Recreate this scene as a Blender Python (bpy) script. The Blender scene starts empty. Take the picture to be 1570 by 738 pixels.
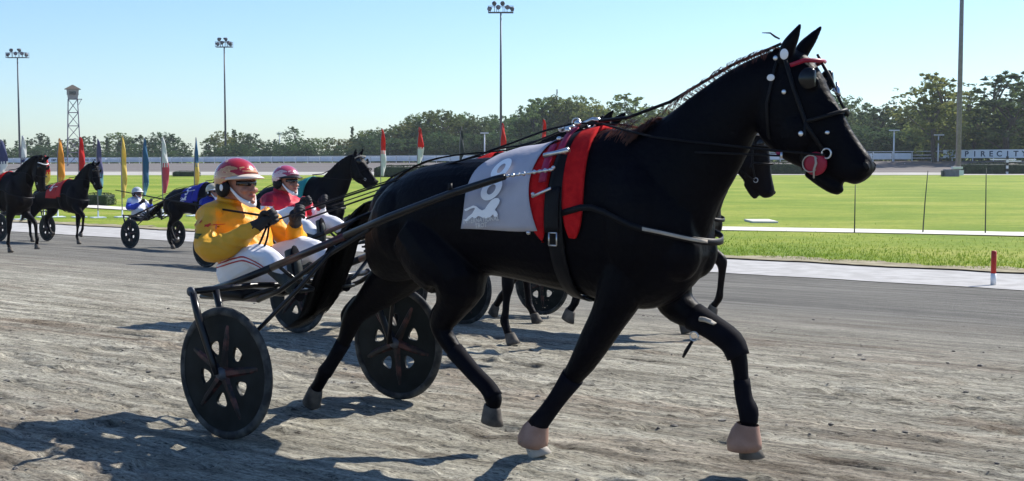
import bpy, bmesh, math, random
import numpy as np
from mathutils import Vector, Matrix
random.seed(7); RNG = np.random.RandomState(11)
R = math.radians
SC = bpy.context.scene
COL = SC.collection

# ---------------------------------------------------------------- camera, sky, sun, exposure
FPX = 2000.0; PITCH = math.atan((369-238)/FPX); CAMZ = 1.515
cam_d = bpy.data.cameras.new('camera'); cam = bpy.data.objects.new('camera', cam_d); COL.objects.link(cam)
cam.location = (0, 0, CAMZ); cam.rotation_euler = (R(90)-PITCH, 0, 0)
cam_d.sensor_width = 36; cam_d.lens = 36*FPX/1570; cam_d.clip_end = 9000; cam_d.clip_start = .1
SC.camera = cam
SUN_EL, SUN_AZ = R(41), math.atan2(.80, .60)          # azimuth measured from +Y towards +X
w = bpy.data.worlds.new('World'); SC.world = w; w.use_nodes = True
nt = w.node_tree; bg = nt.nodes['Background']; sky = nt.nodes.new('ShaderNodeTexSky')
sky.sky_type = 'NISHITA'; sky.sun_disc = False; sky.sun_elevation = SUN_EL; sky.sun_rotation = SUN_AZ
sky.air_density = 1.0; sky.dust_density = .3; sky.ozone_density = 2.5; sky.altitude = 20
tint = nt.nodes.new('ShaderNodeMix'); tint.data_type = 'RGBA'; tint.blend_type = 'MULTIPLY'; tint.inputs[0].default_value = 1; tint.inputs[7].default_value = (.80, .96, 1.17, 1)
nt.links.new(sky.outputs[0], tint.inputs[6]); nt.links.new(tint.outputs[2], bg.inputs[0]); bg.inputs[1].default_value = .092
sd = bpy.data.lights.new('sun', 'SUN'); sun = bpy.data.objects.new('sun', sd); COL.objects.link(sun)
sd.energy = 5.0; sd.angle = R(.53); sd.color = (1, .955, .88)
sv = Vector((math.sin(SUN_AZ)*math.cos(SUN_EL), math.cos(SUN_AZ)*math.cos(SUN_EL), math.sin(SUN_EL)))
sun.rotation_euler = sv.to_track_quat('Z', 'Y').to_euler()
SC.view_settings.view_transform = 'Standard'; SC.view_settings.look = 'None'
SC.view_settings.exposure = 0.68; SC.view_settings.gamma = 1
SC.cycles.use_denoising = True

# ---------------------------------------------------------------- frames of reference
A = Vector((-1.09, 7.5, 0))                            # ground under the axle of the nearest sulky
H = Vector((.8118, -.5839, 0)).normalized(); L = Vector((-H.y, H.x, 0)); ANG = math.atan2(H.y, H.x)
Q0 = A.dot(L)                                          # cross-track coordinate of that point (camera is 0)
def prof(q):                                           # banked track, dropping towards the infield
    xs = [-60, 6.0, 9, 12, 15.5, 21, 23.8, 28.0, 31, 60]; ys = [0, 0, -.10, -.26, -.46, -.78, -.86, -.93, -.95, -.95]
    return float(np.interp(q, xs, ys))
def profa(q): return np.interp(q, [-60, 6.0, 9, 12, 15.5, 21, 23.8, 28.0, 31, 60], [0, 0, -.10, -.26, -.46, -.78, -.86, -.93, -.95, -.95])
def SQ(s, q, z=0): p = H*s + L*q; return Vector((p.x, p.y, z))
def at(px, Y): return (px-785)/FPX*Y                   # x of a photo column at depth Y
def zh(py, Y): return CAMZ-(py-238)/FPX*Y              # height of a photo row at depth Y
def gdep(py, level=-.95): return (CAMZ-level)*FPX/(py-238)

# ---------------------------------------------------------------- materials
MATS = {}
def mat(name, c1, c2=None, scale=4, rough=.8, bump=0, bscale=None, metal=0, spec=.3, coat=0, stretch=None, trans=0, rot=0, detail=6, sharp=None, objrand=0):
    if name in MATS: return MATS[name]
    m = bpy.data.materials.new(name); m.use_nodes = True; n = m.node_tree.nodes; l = m.node_tree.links
    b = n['Principled BSDF']; b.inputs['Roughness'].default_value = rough; b.inputs['Metallic'].default_value = metal
    b.inputs['Specular IOR Level'].default_value = spec; b.inputs['Coat Weight'].default_value = coat; b.inputs['Coat Roughness'].default_value = .1
    if c2 is None: c2 = tuple(min(1, x*1.15) for x in c1)
    tc = n.new('ShaderNodeTexCoord'); mp = n.new('ShaderNodeMapping'); l.new(tc.outputs['Object'], mp.inputs[0])
    if stretch: mp.inputs['Scale'].default_value = stretch
    mp.inputs['Rotation'].default_value = (0, 0, rot)
    ns = n.new('ShaderNodeTexNoise'); ns.inputs['Scale'].default_value = scale; ns.inputs['Detail'].default_value = detail
    l.new(mp.outputs[0], ns.inputs['Vector'])
    cr = n.new('ShaderNodeValToRGB'); e = cr.color_ramp.elements
    lo, hi = sharp if sharp else (.35, .65)
    e[0].position = lo; e[1].position = hi; e[0].color = (*c1, 1); e[1].color = (*c2, 1)
    l.new(ns.outputs['Fac'], cr.inputs[0])
    out = cr.outputs[0]
    if objrand:
        oi = n.new('ShaderNodeObjectInfo'); hs = n.new('ShaderNodeHueSaturation'); mr = n.new('ShaderNodeMapRange')
        mr.inputs['To Min'].default_value = 1-objrand; mr.inputs['To Max'].default_value = 1+objrand
        l.new(oi.outputs['Random'], mr.inputs[0]); l.new(mr.outputs[0], hs.inputs['Value'])
        m2 = n.new('ShaderNodeMapRange'); m2.inputs['To Min'].default_value = .47; m2.inputs['To Max'].default_value = .53
        mm = n.new('ShaderNodeMath'); mm.operation = 'FRACT'; m3 = n.new('ShaderNodeMath'); m3.operation = 'MULTIPLY'; m3.inputs[1].default_value = 7.3
        l.new(oi.outputs['Random'], m3.inputs[0]); l.new(m3.outputs[0], mm.inputs[0]); l.new(mm.outputs[0], m2.inputs[0]); l.new(m2.outputs[0], hs.inputs['Hue'])
        l.new(out, hs.inputs['Color']); out = hs.outputs[0]
    l.new(out, b.inputs['Base Color'])
    if bump:
        nb = n.new('ShaderNodeTexNoise'); nb.inputs['Scale'].default_value = bscale or scale*4; nb.inputs['Detail'].default_value = 5
        l.new(mp.outputs[0], nb.inputs['Vector'])
        bp = n.new('ShaderNodeBump'); bp.inputs['Strength'].default_value = 1; bp.inputs['Distance'].default_value = bump
        l.new(nb.outputs['Fac'], bp.inputs['Height']); l.new(bp.outputs[0], b.inputs['Normal'])
    if trans:
        t = n.new('ShaderNodeBsdfTranslucent'); mx = n.new('ShaderNodeMixShader'); mx.inputs[0].default_value = trans
        l.new(out, t.inputs[0]); l.new(b.outputs[0], mx.inputs[1]); l.new(t.outputs[0], mx.inputs[2])
        l.new(mx.outputs[0], n['Material Output'].inputs[0])
    MATS[name] = m; return m
COAT = mat('black_coat', (.0012, .0013, .0030), (.0025, .0022, .0045), 3, .48, .004, 38, spec=.065)
COATB = mat('dark_bay_coat', (.003, .0022, .0032), (.009, .0052, .0050), 3, .45, .0025, 50, spec=.08)
HAIR = mat('black_hair', (.002, .002, .003), (.006, .005, .006), 30, .5, spec=.12)
HAIRR = mat('russet_hair', (.03, .012, .010), (.15, .055, .04), 14, .5, spec=.3, trans=.35)
HOOF = mat('dusty_hoof', (.045, .038, .032), (.13, .11, .09), 12, .75, .002, 40)
BOOT = mat('tan_bell_boot', (.25, .145, .105), (.36, .22, .17), 10, .6, .001, 60)
DUST_SUNLIT = mat('dusty_rubber_sunlit_strap', (.32, .28, .24), (.45, .41, .35), 14, .9, .002, 50)
NAVY = mat('black_neoprene', (.003, .003, .006), (.006, .006, .010), 8, .8, .0008, 120, spec=.08)
LEATHER = mat('black_leather', (.004, .004, .006), (.008, .008, .010), 8, .5, .0005, 90, spec=.16)
PATENT = mat('patent_black', (.003, .003, .005), None, 8, .2, spec=.35)
WHITE = mat('white_paint', (.72, .72, .72), (.8, .8, .8), 4, .5, .0004, 60)
RED = mat('red_fleece', (.42, .008, .012), (.55, .016, .018), 30, .95, .003, 160, spec=.1)
REDP = mat('red_patent', (.26, .008, .028), (.32, .012, .035), 9, .4, spec=.3)
PINK = mat('magenta_strap', (.26, .015, .06), (.33, .02, .08), 9, .5)
METAL = mat('steel', (.55, .55, .56), (.65, .65, .66), 9, .28, metal=1)
TUBE = mat('black_tube', (.006, .006, .008), (.012, .012, .014), 9, .28, spec=.3)
TUBER = mat('dark_red_tube', (.05, .008, .01), (.02, .012, .014), 18, .3, spec=.5, sharp=(.45, .55))
RUBBER = mat('dusty_tyre', (.022, .023, .024), (.08, .078, .072), 12, .8, .001, 80, sharp=(.45, .62))
DISC = mat('wheel_disc', (.004, .006, .007), (.012, .016, .017), 9, .5, .0006, 70, spec=.12)
SPOKE = mat('worn_spoke', (.010, .007, .008), (.10, .035, .032), 14, .5, spec=.3, sharp=(.48, .62))
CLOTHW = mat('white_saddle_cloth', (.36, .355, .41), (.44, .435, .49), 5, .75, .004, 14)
PRINT = mat('white_print', (.86, .86, .88), (.9, .9, .92), 5, .6)
PRINTG = mat('pale_print', (.62, .60, .58), (.70, .68, .66), 25, .7)
SKIN = mat('skin', (.34, .155, .105), (.42, .20, .14), 10, .5, .0006, 90)
LIP = mat('lip', (.36, .10, .09), None, 10, .5)
EYEW = mat('eye_white', (.6, .6, .58), None, 10, .2)
SHADES = mat('dark_lens', (.01, .01, .014), None, 10, .08, spec=.7)
GLOVE = mat('black_glove', (.012, .011, .014), (.022, .02, .022), 20, .65, .001, 80)
JORANGE = mat('orange_jersey', (.86, .33, .012), (.90, .39, .018), 3, .5, .014, 13, spec=.25, trans=.12)
WPANTS = mat('white_trousers', (.74, .74, .78), (.8, .8, .83), 4, .6, .005, 10, spec=.2, trans=.1)
GRN = mat('green_patch', (.03, .06, .03), (.2, .16, .02), 60, .7)
REDN = mat('red_print', (.5, .03, .02), None, 10, .6)
BOOTL = mat('dusty_boot', (.02, .025, .026), (.05, .06, .058), 12, .6, .001, 60)
GALV = mat('galvanised', (.17, .15, .19), (.23, .205, .25), 3, .7)
DKSTEEL = mat('dark_steel', (.06, .065, .075), (.09, .095, .11), 4, .5, metal=.2)

# ---------------------------------------------------------------- helpers
def link(o, parent=None):
    COL.objects.link(o)
    if parent is not None: o.parent = parent
    return o
def tag(o, label=None, cat=None, group=None, kind=None):
    if label: o['label'] = label
    if cat: o['category'] = cat
    if group: o['group'] = group
    if kind: o['kind'] = kind
    return o
def empty(name, loc=(0, 0, 0), rz=0):
    o = bpy.data.objects.new(name, None); o.location = loc; o.rotation_euler = (0, 0, rz); o.empty_display_size = .2
    return link(o)
def obj(name, bm, m, parent=None, smooth=True):
    me = bm if isinstance(bm, bpy.types.Mesh) else None
    if me is None:
        me = bpy.data.meshes.new(name); bm.to_mesh(me); bm.free()
    if smooth and len(me.polygons): me.polygons.foreach_set('use_smooth', [True]*len(me.polygons))
    o = bpy.data.objects.new(name, me)
    for x in (m if isinstance(m, (list, tuple)) else [m]): me.materials.append(x)
    return link(o, parent)
def soft(o, ang=40):
    me = o.data; me.set_sharp_from_angle(angle=R(ang)); return o
def pyobj(name, V, F, m, parent=None, smooth=False):
    me = bpy.data.meshes.new(name); me.from_pydata([tuple(v) for v in V], [], F); me.update()
    return obj(name, me, m, parent, smooth)
def dup(root, parent=None, skip=()):
    c = root.copy(); COL.objects.link(c); c.parent = parent
    for ch in root.children:
        if ch.name.split('.')[0] in skip: continue
        dup(ch, c, skip)
    return c
def remat(root, d):                                   # give a copied thing its own colours
    for o in [root]+list(root.children_recursive):
        if o.type == 'MESH':
            k = o.name.split('.')[0]
            if k in d:
                o.data = o.data.copy()
                ms = d[k] if isinstance(d[k], (list, tuple)) else [d[k]]
                for i in range(len(o.data.materials)): o.data.materials[i] = ms[min(i, len(ms)-1)]
def box(bm, c, s, rot=None, bev=0, mi=0):
    r = bmesh.ops.create_cube(bm, size=1); M = Matrix.Translation(Vector(c)) @ (rot if rot is not None else Matrix.Identity(4)) @ Matrix.Diagonal((*s, 1))
    bmesh.ops.transform(bm, matrix=M, verts=r['verts'])
    fs = set(f for v in r['verts'] for f in v.link_faces)
    for f in fs: f.material_index = mi
    if bev: bmesh.ops.bevel(bm, geom=list(set(e for f in fs for e in f.edges)), offset=bev, segments=2, affect='EDGES', profile=.6)
def tube(bm, pts, r, n=10, cap=True, mi=0, flat=None):
    """swept tube; r may be number or list; flat=(a,b) makes a flat strap of those half sizes"""
    pts = [Vector(p) for p in pts]; rr = r if isinstance(r, (list, tuple)) else [r]*len(pts)
    rings = []; prev = None
    for i, p in enumerate(pts):
        t = (pts[min(i+1, len(pts)-1)]-pts[max(i-1, 0)]).normalized()
        if prev is None:
            ref = Vector((0, 0, 1)) if abs(t.z) < .9 else Vector((0, 1, 0))
            a = t.cross(ref).normalized()
        else: a = (prev - t*prev.dot(t)).normalized()
        prev = a; b = t.cross(a)
        fa, fb = flat if flat else (1, 1)
        rings.append([bm.verts.new(p + a*(math.cos(2*math.pi*k/n)*rr[i]*fa) + b*(math.sin(2*math.pi*k/n)*rr[i]*fb)) for k in range(n)])
    for i in range(len(rings)-1):
        for k in range(n):
            f = bm.faces.new((rings[i][k], rings[i][(k+1) % n], rings[i+1][(k+1) % n], rings[i+1][k])); f.material_index = mi
    if cap and n > 2:
        f = bm.faces.new(rings[0][::-1]); f.material_index = mi; f = bm.faces.new(rings[-1]); f.material_index = mi
def crom(P, k=5):                                     # Catmull-Rom resample of tuples
    P = [np.array(p, float) for p in P]; out = []
    Q = [2*P[0]-P[1]]+P+[2*P[-1]-P[-2]]
    for i in range(1, len(Q)-2):
        for j in range(k):
            t = j/k; a, b, c, d = Q[i-1:i+3]
            out.append(.5*((2*b)+(-a+c)*t+(2*a-5*b+4*c-d)*t*t+(-a+3*b-3*c+d)*t**3))
    out.append(P[-1]); return out
def loft2(bm, secs, v0=0, n=28, k=4, power=2.0, cap=True):
    """sections (u_top, w_top, u_bot, w_bot, halfwidth) in the side plane, smoothed"""
    rings = []
    for s in crom(secs, k):
        c = np.array([(s[0]+s[2])/2, v0, (s[1]+s[3])/2]); a = np.array([(s[0]-s[2])/2, 0, (s[1]-s[3])/2]); hw = max(s[4], .004)
        ring = []
        for i in range(n):
            th = 2*math.pi*i/n; cc, ss = math.cos(th), math.sin(th)
            e = 2/power
            p = c + a*math.copysign(abs(cc)**e, cc) + np.array([0, 1, 0])*hw*math.copysign(abs(ss)**e, ss)
            ring.append(bm.verts.new(p))
        rings.append(ring)
    for i in range(len(rings)-1):
        for j in range(n): bm.faces.new((rings[i][j], rings[i][(j+1) % n], rings[i+1][(j+1) % n], rings[i+1][j]))
    if cap: bm.faces.new(rings[0][::-1]); bm.faces.new(rings[-1])
def limb(bm, P, k=3, n=16, yk=1.0):                   # P = (x, y, z, r)
    Q = crom(P, k); tube(bm, [q[:3] for q in Q], [max(q[3], .003) for q in Q], n, flat=None)
def ball(bm, c, r, rot=None, seg=16, mi=0):
    rr = r if isinstance(r, (list, tuple)) else (r, r, r)
    o = bmesh.ops.create_uvsphere(bm, u_segments=seg, v_segments=max(6, seg//2+2), radius=1)
    bmesh.ops.transform(bm, matrix=Matrix.Translation(Vector(c)) @ (rot if rot is not None else Matrix.Identity(4)) @ Matrix.Diagonal((*rr, 1)), verts=o['verts'])
    for v in o['verts']:
        for f in v.link_faces: f.material_index = mi
TS = bpy.data.scenes.new('work'); TVL = TS.view_layers[0]
def evalmesh(o):
    TVL.update(); dg = TVL.depsgraph; dg.update(); return bpy.data.meshes.new_from_object(o.evaluated_get(dg), depsgraph=dg)
def union(bm, voxel=.012, it=3, fac=.5):              # weld overlapping volumes into one skin
    me = bpy.data.meshes.new('tmp'); bmesh.ops.recalc_face_normals(bm, faces=bm.faces); bm.to_mesh(me); bm.free()
    o = bpy.data.objects.new('tmp', me); TS.collection.objects.link(o)
    m = o.modifiers.new('r', 'REMESH'); m.mode = 'VOXEL'; m.voxel_size = voxel; m.use_smooth_shade = True
    s = o.modifiers.new('s', 'SMOOTH'); s.factor = fac; s.iterations = it
    r = evalmesh(o); bpy.data.objects.remove(o); bpy.data.meshes.remove(me)
    return r
def strand(V, F, p0, pts, w0, side):                  # one tapered ribbon of hair
    b = len(V); n = len(pts)
    for i, p in enumerate(pts):
        ww = w0*(1-i/(n-1))**.7*.5 + .0004
        V.append(p+side*ww); V.append(p-side*ww)
    for i in range(n-1): F.append((b+2*i, b+2*i+1, b+2*i+3, b+2*i+2))
NT = {}
def noise2(x, y, seed=0):
    if seed not in NT: NT[seed] = np.random.RandomState(seed).rand(256, 256)
    T = NT[seed]
    xi = np.floor(x).astype(int); yi = np.floor(y).astype(int); fx = x-xi; fy = y-yi
    fx = fx*fx*(3-2*fx); fy = fy*fy*(3-2*fy)
    g = lambda a, b: T[a % 256, b % 256]
    return (g(xi, yi)*(1-fx)+g(xi+1, yi)*fx)*(1-fy)+(g(xi, yi+1)*(1-fx)+g(xi+1, yi+1)*fx)*fy
def text_mesh(s, size=1, offset=0, extrude=0, align='CENTER', shear=0, space=1):
    c = bpy.data.curves.new('t', 'FONT'); c.body = s; c.size = size; c.offset = offset; c.extrude = extrude; c.align_x = align; c.shear = shear; c.space_character = space
    o = bpy.data.objects.new('t', c); TS.collection.objects.link(o)
    me = evalmesh(o); bpy.data.objects.remove(o)
    return me
def shape_mesh(loops, extrude=0, bevel=0, res=12, poly=True):
    """filled 2D outline with holes, as a mesh"""
    c = bpy.data.curves.new('s', 'CURVE'); c.dimensions = '2D'; c.fill_mode = 'BOTH'; c.extrude = extrude; c.bevel_depth = bevel; c.resolution_u = res
    for lp in loops:
        sp = c.splines.new('POLY'); sp.points.add(len(lp)-1); sp.use_cyclic_u = True
        for i, p in enumerate(lp): sp.points[i].co = (p[0], p[1], 0, 1)
    o = bpy.data.objects.new('s', c); TS.collection.objects.link(o)
    me = evalmesh(o); bpy.data.objects.remove(o)
    return me
def chop(me, step):                                   # cut a flat mesh into cells so it can be bent
    bm = bmesh.new(); bm.from_mesh(me)
    xs = [v.co.x for v in bm.verts]; ys = [v.co.y for v in bm.verts]
    for ax, lo, hi in ((0, min(xs), max(xs)), (1, min(ys), max(ys))):
        t = lo+step
        while t < hi:
            co = (t, 0, 0) if ax == 0 else (0, t, 0); no = (1, 0, 0) if ax == 0 else (0, 1, 0)
            bmesh.ops.bisect_plane(bm, geom=bm.verts[:]+bm.edges[:]+bm.faces[:], plane_co=co, plane_no=no); t += step
    return bm

# ================================================================ SETTING
def strip_grid(name, ss, qs, hf, m, kind='structure'):
    S, Q = np.meshgrid(ss, qs, indexing='ij'); Z = hf(S, Q)
    X = H.x*S+L.x*Q; Y = H.y*S+L.y*Q
    V = np.stack([X, Y, Z], -1).reshape(-1, 3); n, k = len(ss), len(qs)
    idx = np.arange(n*k).reshape(n, k); F = np.stack([idx[:-1, :-1], idx[1:, :-1], idx[1:, 1:], idx[:-1, 1:]], -1).reshape(-1, 4)
    me = bpy.data.meshes.new(name); me.vertices.add(len(V)); me.vertices.foreach_set('co', V.ravel())
    me.loops.add(F.size); me.loops.foreach_set('vertex_index', F.ravel()); me.polygons.add(len(F))
    me.polygons.foreach_set('loop_start', np.arange(0, F.size, 4)); me.polygons.foreach_set('loop_total', np.full(len(F), 4))
    me.update(calc_edges=True); me.validate()
    o = obj(name, me, m); tag(o, kind=kind); return o

# --- ground material nodes
def ground_mat():
    m = bpy.data.materials.new('track_surface'); m.use_nodes = True; n = m.node_tree.nodes; l = m.node_tree.links; b = n['Principled BSDF']
    b.inputs['Roughness'].default_value = .95; b.inputs['Specular IOR Level'].default_value = .1
    g = n.new('ShaderNodeNewGeometry'); rt = n.new('ShaderNodeVectorRotate'); rt.rotation_type = 'Z_AXIS'; rt.inputs['Angle'].default_value = -ANG
    l.new(g.outputs['Position'], rt.inputs['Vector'])
    def noise(scale, stretch, det=6, rough=.6, dist=0):
        mp = n.new('ShaderNodeMapping'); mp.inputs['Scale'].default_value = stretch; l.new(rt.outputs[0], mp.inputs[0])
        t = n.new('ShaderNodeTexNoise'); t.inputs['Scale'].default_value = scale; t.inputs['Detail'].default_value = det; t.inputs['Roughness'].default_value = rough; t.inputs['Distortion'].default_value = dist
        l.new(mp.outputs[0], t.inputs['Vector']); return t.outputs['Fac']
    def ramp(f, stops):
        r = n.new('ShaderNodeValToRGB'); e = r.color_ramp.elements
        e[0].position, e[0].color = stops[0][0], (*stops[0][1], 1); e[1].position, e[1].color = stops[-1][0], (*stops[-1][1], 1)
        for p, c in stops[1:-1]: x = e.new(p); x.color = (*c, 1)
        l.new(f, r.inputs[0]); return r.outputs[0]
    def mix(f, a, bb, mode='MIX'):
        x = n.new('ShaderNodeMix'); x.data_type = 'RGBA'; x.blend_type = mode
        if isinstance(f, float): x.inputs[0].default_value = f
        else: l.new(f, x.inputs[0])
        l.new(a, x.inputs[6]); l.new(bb, x.inputs[7]); return x.outputs[2]
    base = ramp(noise(1.2, (.55, 4.2, 1), 11, .80, .4), [(.35, (.165, .150, .118)), (.45, (.30, .279, .224)), (.55, (.44, .415, .34)), (.66, (.62, .59, .49))])
    brown = ramp(noise(.55, (.5, 1.6, 1), 7, .7, .8), [(.50, (1, 1, 1)), (.64, (.74, .655, .62))])
    fine = ramp(noise(9, (.6, 2.6, 1), 9, .85), [(.36, (.45, .45, .46)), (.5, (1, 1, 1)), (.66, (1.3, 1.29, 1.26))])
    c = mix(1.0, base, brown, 'MULTIPLY'); c = mix(1.0, c, fine, 'MULTIPLY')
    grit = ramp(noise(34, (.8, 2.0, 1), 5, .8), [(.36, (.50, .49, .48)), (.5, (1, 1, 1)), (.64, (1.35, 1.34, 1.30))])
    c = mix(1.0, c, grit, 'MULTIPLY')
    lines = ramp(noise(1.0, (.10, 17, 1), 8, .7, .3), [(.36, (.70, .70, .70)), (.5, (1, 1, 1)), (.66, (1.22, 1.21, 1.18))])
    c = mix(1.0, c, lines, 'MULTIPLY')
    pits = ramp(noise(24, (.7, 1.3, 1), 4, .65), [(.34, (.30, .29, .30)), (.42, (1, 1, 1))])
    c = mix(1.0, c, pits, 'MULTIPLY')
    # the outer half has been dragged and watered: greyer and darker across the track
    sp = n.new('ShaderNodeSeparateXYZ'); l.new(rt.outputs[0], sp.inputs[0])
    mr = n.new('ShaderNodeMapRange'); mr.inputs['From Min'].default_value = 9.0; mr.inputs['From Max'].default_value = 16.5; l.new(sp.outputs['Y'], mr.inputs[0])
    far = ramp(noise(1.2, (.12, 2.2, 1), 9, .75), [(.36, (.105, .100, .092)), (.53, (.175, .168, .150)), (.7, (.27, .26, .23))])
    far = mix(1.0, far, ramp(noise(5, (.30, 3.2, 1), 7, .8), [(.36, (.62, .60, .58)), (.5, (1, 1, 1)), (.66, (1.3, 1.28, 1.22))]), 'MULTIPLY')
    c = mix(mr.outputs[0], c, far)
    l.new(c, b.inputs['Base Color'])
    bh = n.new('ShaderNodeMath'); bh.operation = 'ADD'; l.new(noise(26, (.6, 1.6, 1), 9, .85), bh.inputs[0]); l.new(noise(3.5, (.25, 3.2, 1), 7, .7), bh.inputs[1])
    bp = n.new('ShaderNodeBump'); bp.inputs['Distance'].default_value = .03; bp.inputs['Strength'].default_value = 1; l.new(bh.outputs[0], bp.inputs['Height']); l.new(bp.outputs[0], b.inputs['Normal'])
    return m
TRACK = ground_mat()
rp_ = random.Random(77)
PRINTS = [(rp_.uniform(-7, 3.4), rp_.uniform(3.3, 9.5), rp_.uniform(.008, .018)) for _ in range(210)]
def track_h(S, Q):
    Z = profa(Q)
    near = np.clip((13-Q)/4, 0, 1)*np.clip((Q-1)/1, 0, 1)
    r = np.zeros_like(S)
    for a, fs, fq, sd_ in ((.006, .5, 1.6, 1), (.006, 1.2, 4.5, 2), (.009, 2.4, 10, 3), (.009, 6, 17, 4), (.007, 15, 28, 5)):
        r += a*(noise2(S*fs+50, Q*fq+50, sd_)-.5)*2
    patch = .35+1.1*np.clip((noise2(S*.5+9, Q*1.1+3, 8)-.35)*2.5, 0, 1)
    gouge = np.clip(noise2(S*4.5+5, Q*8+7, 12)-.74, 0, 1)*-.14 + np.clip(noise2(S*9+5, Q*13+7, 13)-.78, 0, 1)*.10
    ruts = np.zeros_like(S)
    for q0, a, wd, dr in ((4.42, .010, .022, 0), (5.83, .009, .022, 0), (3.75, .008, .02, .004), (5.15, .008, .02, .004), (6.6, .007, .025, -.003), (8.0, .007, .025, -.003), (4.9, .005, .012, .008), (7.2, .006, .02, .002)):
        qq = q0+dr*S+.03*noise2(S*.6+q0*7, S*0+q0, 17)
        ruts -= a*np.exp(-((Q-qq)/wd)**2)*(.4+noise2(S*.8+q0*3, S*0+2, 18)); ruts += a*.45*(np.exp(-((Q-qq-wd*1.8)/wd)**2)+np.exp(-((Q-qq+wd*1.8)/wd)**2))
    for ps, pq, pa in PRINTS:
        m = (np.abs(S-ps) < .16) & (np.abs(Q-pq) < .16)
        if not m.any(): continue
        d = np.hypot((S[m]-ps)/.058, (Q[m]-pq)/.052); t_ = np.zeros_like(d); t_ -= pa*np.exp(-d**4); t_ += pa*.55*np.exp(-((d-1.35)/.28)**2)*(.4+.9*(S[m] < ps)); ruts[m] += t_
    return Z + near*(r*patch*.75+gouge+ruts)
ss = np.unique(np.concatenate([np.arange(-400, -60, 20), np.arange(-60, -9, 1.5), np.arange(-9, 3.5, .035), np.arange(3.5, 60, 1.5), np.arange(60, 400, 20)]))
qs = np.unique(np.concatenate([np.arange(-60, 1.5, 2.5), np.arange(1.5, 9, .022), np.arange(9, 13.5, .08), np.arange(13.5, 23.9, .4), [23.8]])); qs = qs[qs <= 23.81]
strip_grid('track', ss, qs, track_h, TRACK)
# base ground to the horizon
GRASS = mat('grass_ground', (.085, .13, .018), (.16, .20, .035), .5, .95, .02, 6, spec=.1)
def grass_mat():
    m = bpy.data.materials.new('infield_grass'); m.use_nodes = True; n = m.node_tree.nodes; l = m.node_tree.links; b = n['Principled BSDF']
    b.inputs['Roughness'].default_value = .9; b.inputs['Specular IOR Level'].default_value = .15
    g = n.new('ShaderNodeNewGeometry'); rt = n.new('ShaderNodeVectorRotate'); rt.rotation_type = 'Z_AXIS'; rt.inputs['Angle'].default_value = R(8)
    l.new(g.outputs['Position'], rt.inputs['Vector'])
    def noise(scale, st, det=6, rough=.65):
        mp = n.new('ShaderNodeMapping'); mp.inputs['Scale'].default_value = st; l.new(rt.outputs[0], mp.inputs[0])
        t = n.new('ShaderNodeTexNoise'); t.inputs['Scale'].default_value = scale; t.inputs['Detail'].default_value = det; t.inputs['Roughness'].default_value = rough
        l.new(mp.outputs[0], t.inputs['Vector']); return t.outputs['Fac']
    r = n.new('ShaderNodeValToRGB'); e = r.color_ramp.elements; l.new(noise(.09, (1, 1.9, 1), 11, .78), r.inputs[0])
    e[0].position = .33; e[0].color = (.115, .200, .012, 1); e[1].position = .72; e[1].color = (.36, .38, .075, 1)
    x = e.new(.45); x.color = (.175, .255, .022, 1); x = e.new(.56); x.color = (.265, .315, .040, 1)
    r.color_ramp.elements[-1].color = (.42, .40, .12, 1)
    r2 = n.new('ShaderNodeValToRGB'); e = r2.color_ramp.elements; l.new(noise(5, (1, 1, 1), 8, .8), r2.inputs[0])
    e[0].position = .3; e[0].color = (.62, .66, .6, 1); e[1].position = .68; e[1].color = (1.2, 1.15, 1.15, 1)
    mx = n.new('ShaderNodeMix'); mx.data_type = 'RGBA'; mx.blend_type = 'MULTIPLY'; mx.inputs[0].default_value = 1
    l.new(r.outputs[0], mx.inputs[6]); l.new(r2.outputs[0], mx.inputs[7]); l.new(mx.outputs[2], b.inputs['Base Color'])
    bp = n.new('ShaderNodeBump'); bp.inputs['Distance'].default_value = .05; l.new(noise(9, (1, 1, 1), 8, .8), bp.inputs['Height']); l.new(bp.outputs[0], b.inputs['Normal'])
    return m
GR = grass_mat()
strip_grid('ground', np.array([-4000, -1000, -300, -100, 0, 100, 300, 1000, 4000.]), np.array([-3000, -500, -60, 0, 6, 9, 12, 15.5, 21, 23.8, 28, 31, 60, 100, 200, 500, 1500, 5000.]), lambda S, Q: profa(Q)-.06, GRASS)
rag = np.arange(-400, 400, .25)
def edge_strip(name, q0, q1, dz, m, amp0=0, amp1=0, step=.25, lo=-300, hi=300, nq=8, seed=3, ang=0):
    ss_ = np.arange(lo, hi, step); t = np.linspace(0, 1, nq)
    e0 = q0+amp0*(noise2(ss_*1.3, ss_*0+1, seed)+.5*noise2(ss_*4, ss_*0+5, seed)-.75); e1 = q1+amp1*(noise2(ss_*1.3, ss_*0+3, seed+1)+.5*noise2(ss_*4, ss_*0+8, seed)-.75)
    Q = e0[:, None]*(1-t)+e1[:, None]*t; S = np.repeat(ss_[:, None], nq, 1)
    Z = profa(Q)+dz; X = H.x*S+L.x*Q; Y = H.y*S+L.y*Q; V = np.stack([X, Y, Z], -1).reshape(-1, 3); n = len(ss_)
    idx = np.arange(n*nq).reshape(n, nq); F = np.stack([idx[:-1, :-1], idx[1:, :-1], idx[1:, 1:], idx[:-1, 1:]], -1).reshape(-1, 4)
    return tag(pyobj(name, V.tolist(), F.tolist(), m, smooth=True), kind='structure')
LIME = mat('limestone_road', (.33, .32, .305), (.43, .42, .405), 2.5, .95, .006, 30, spec=.1, detail=9)
edge_strip('service_road', 23.7, 28.2, .012, LIME, .12, 0)
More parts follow.
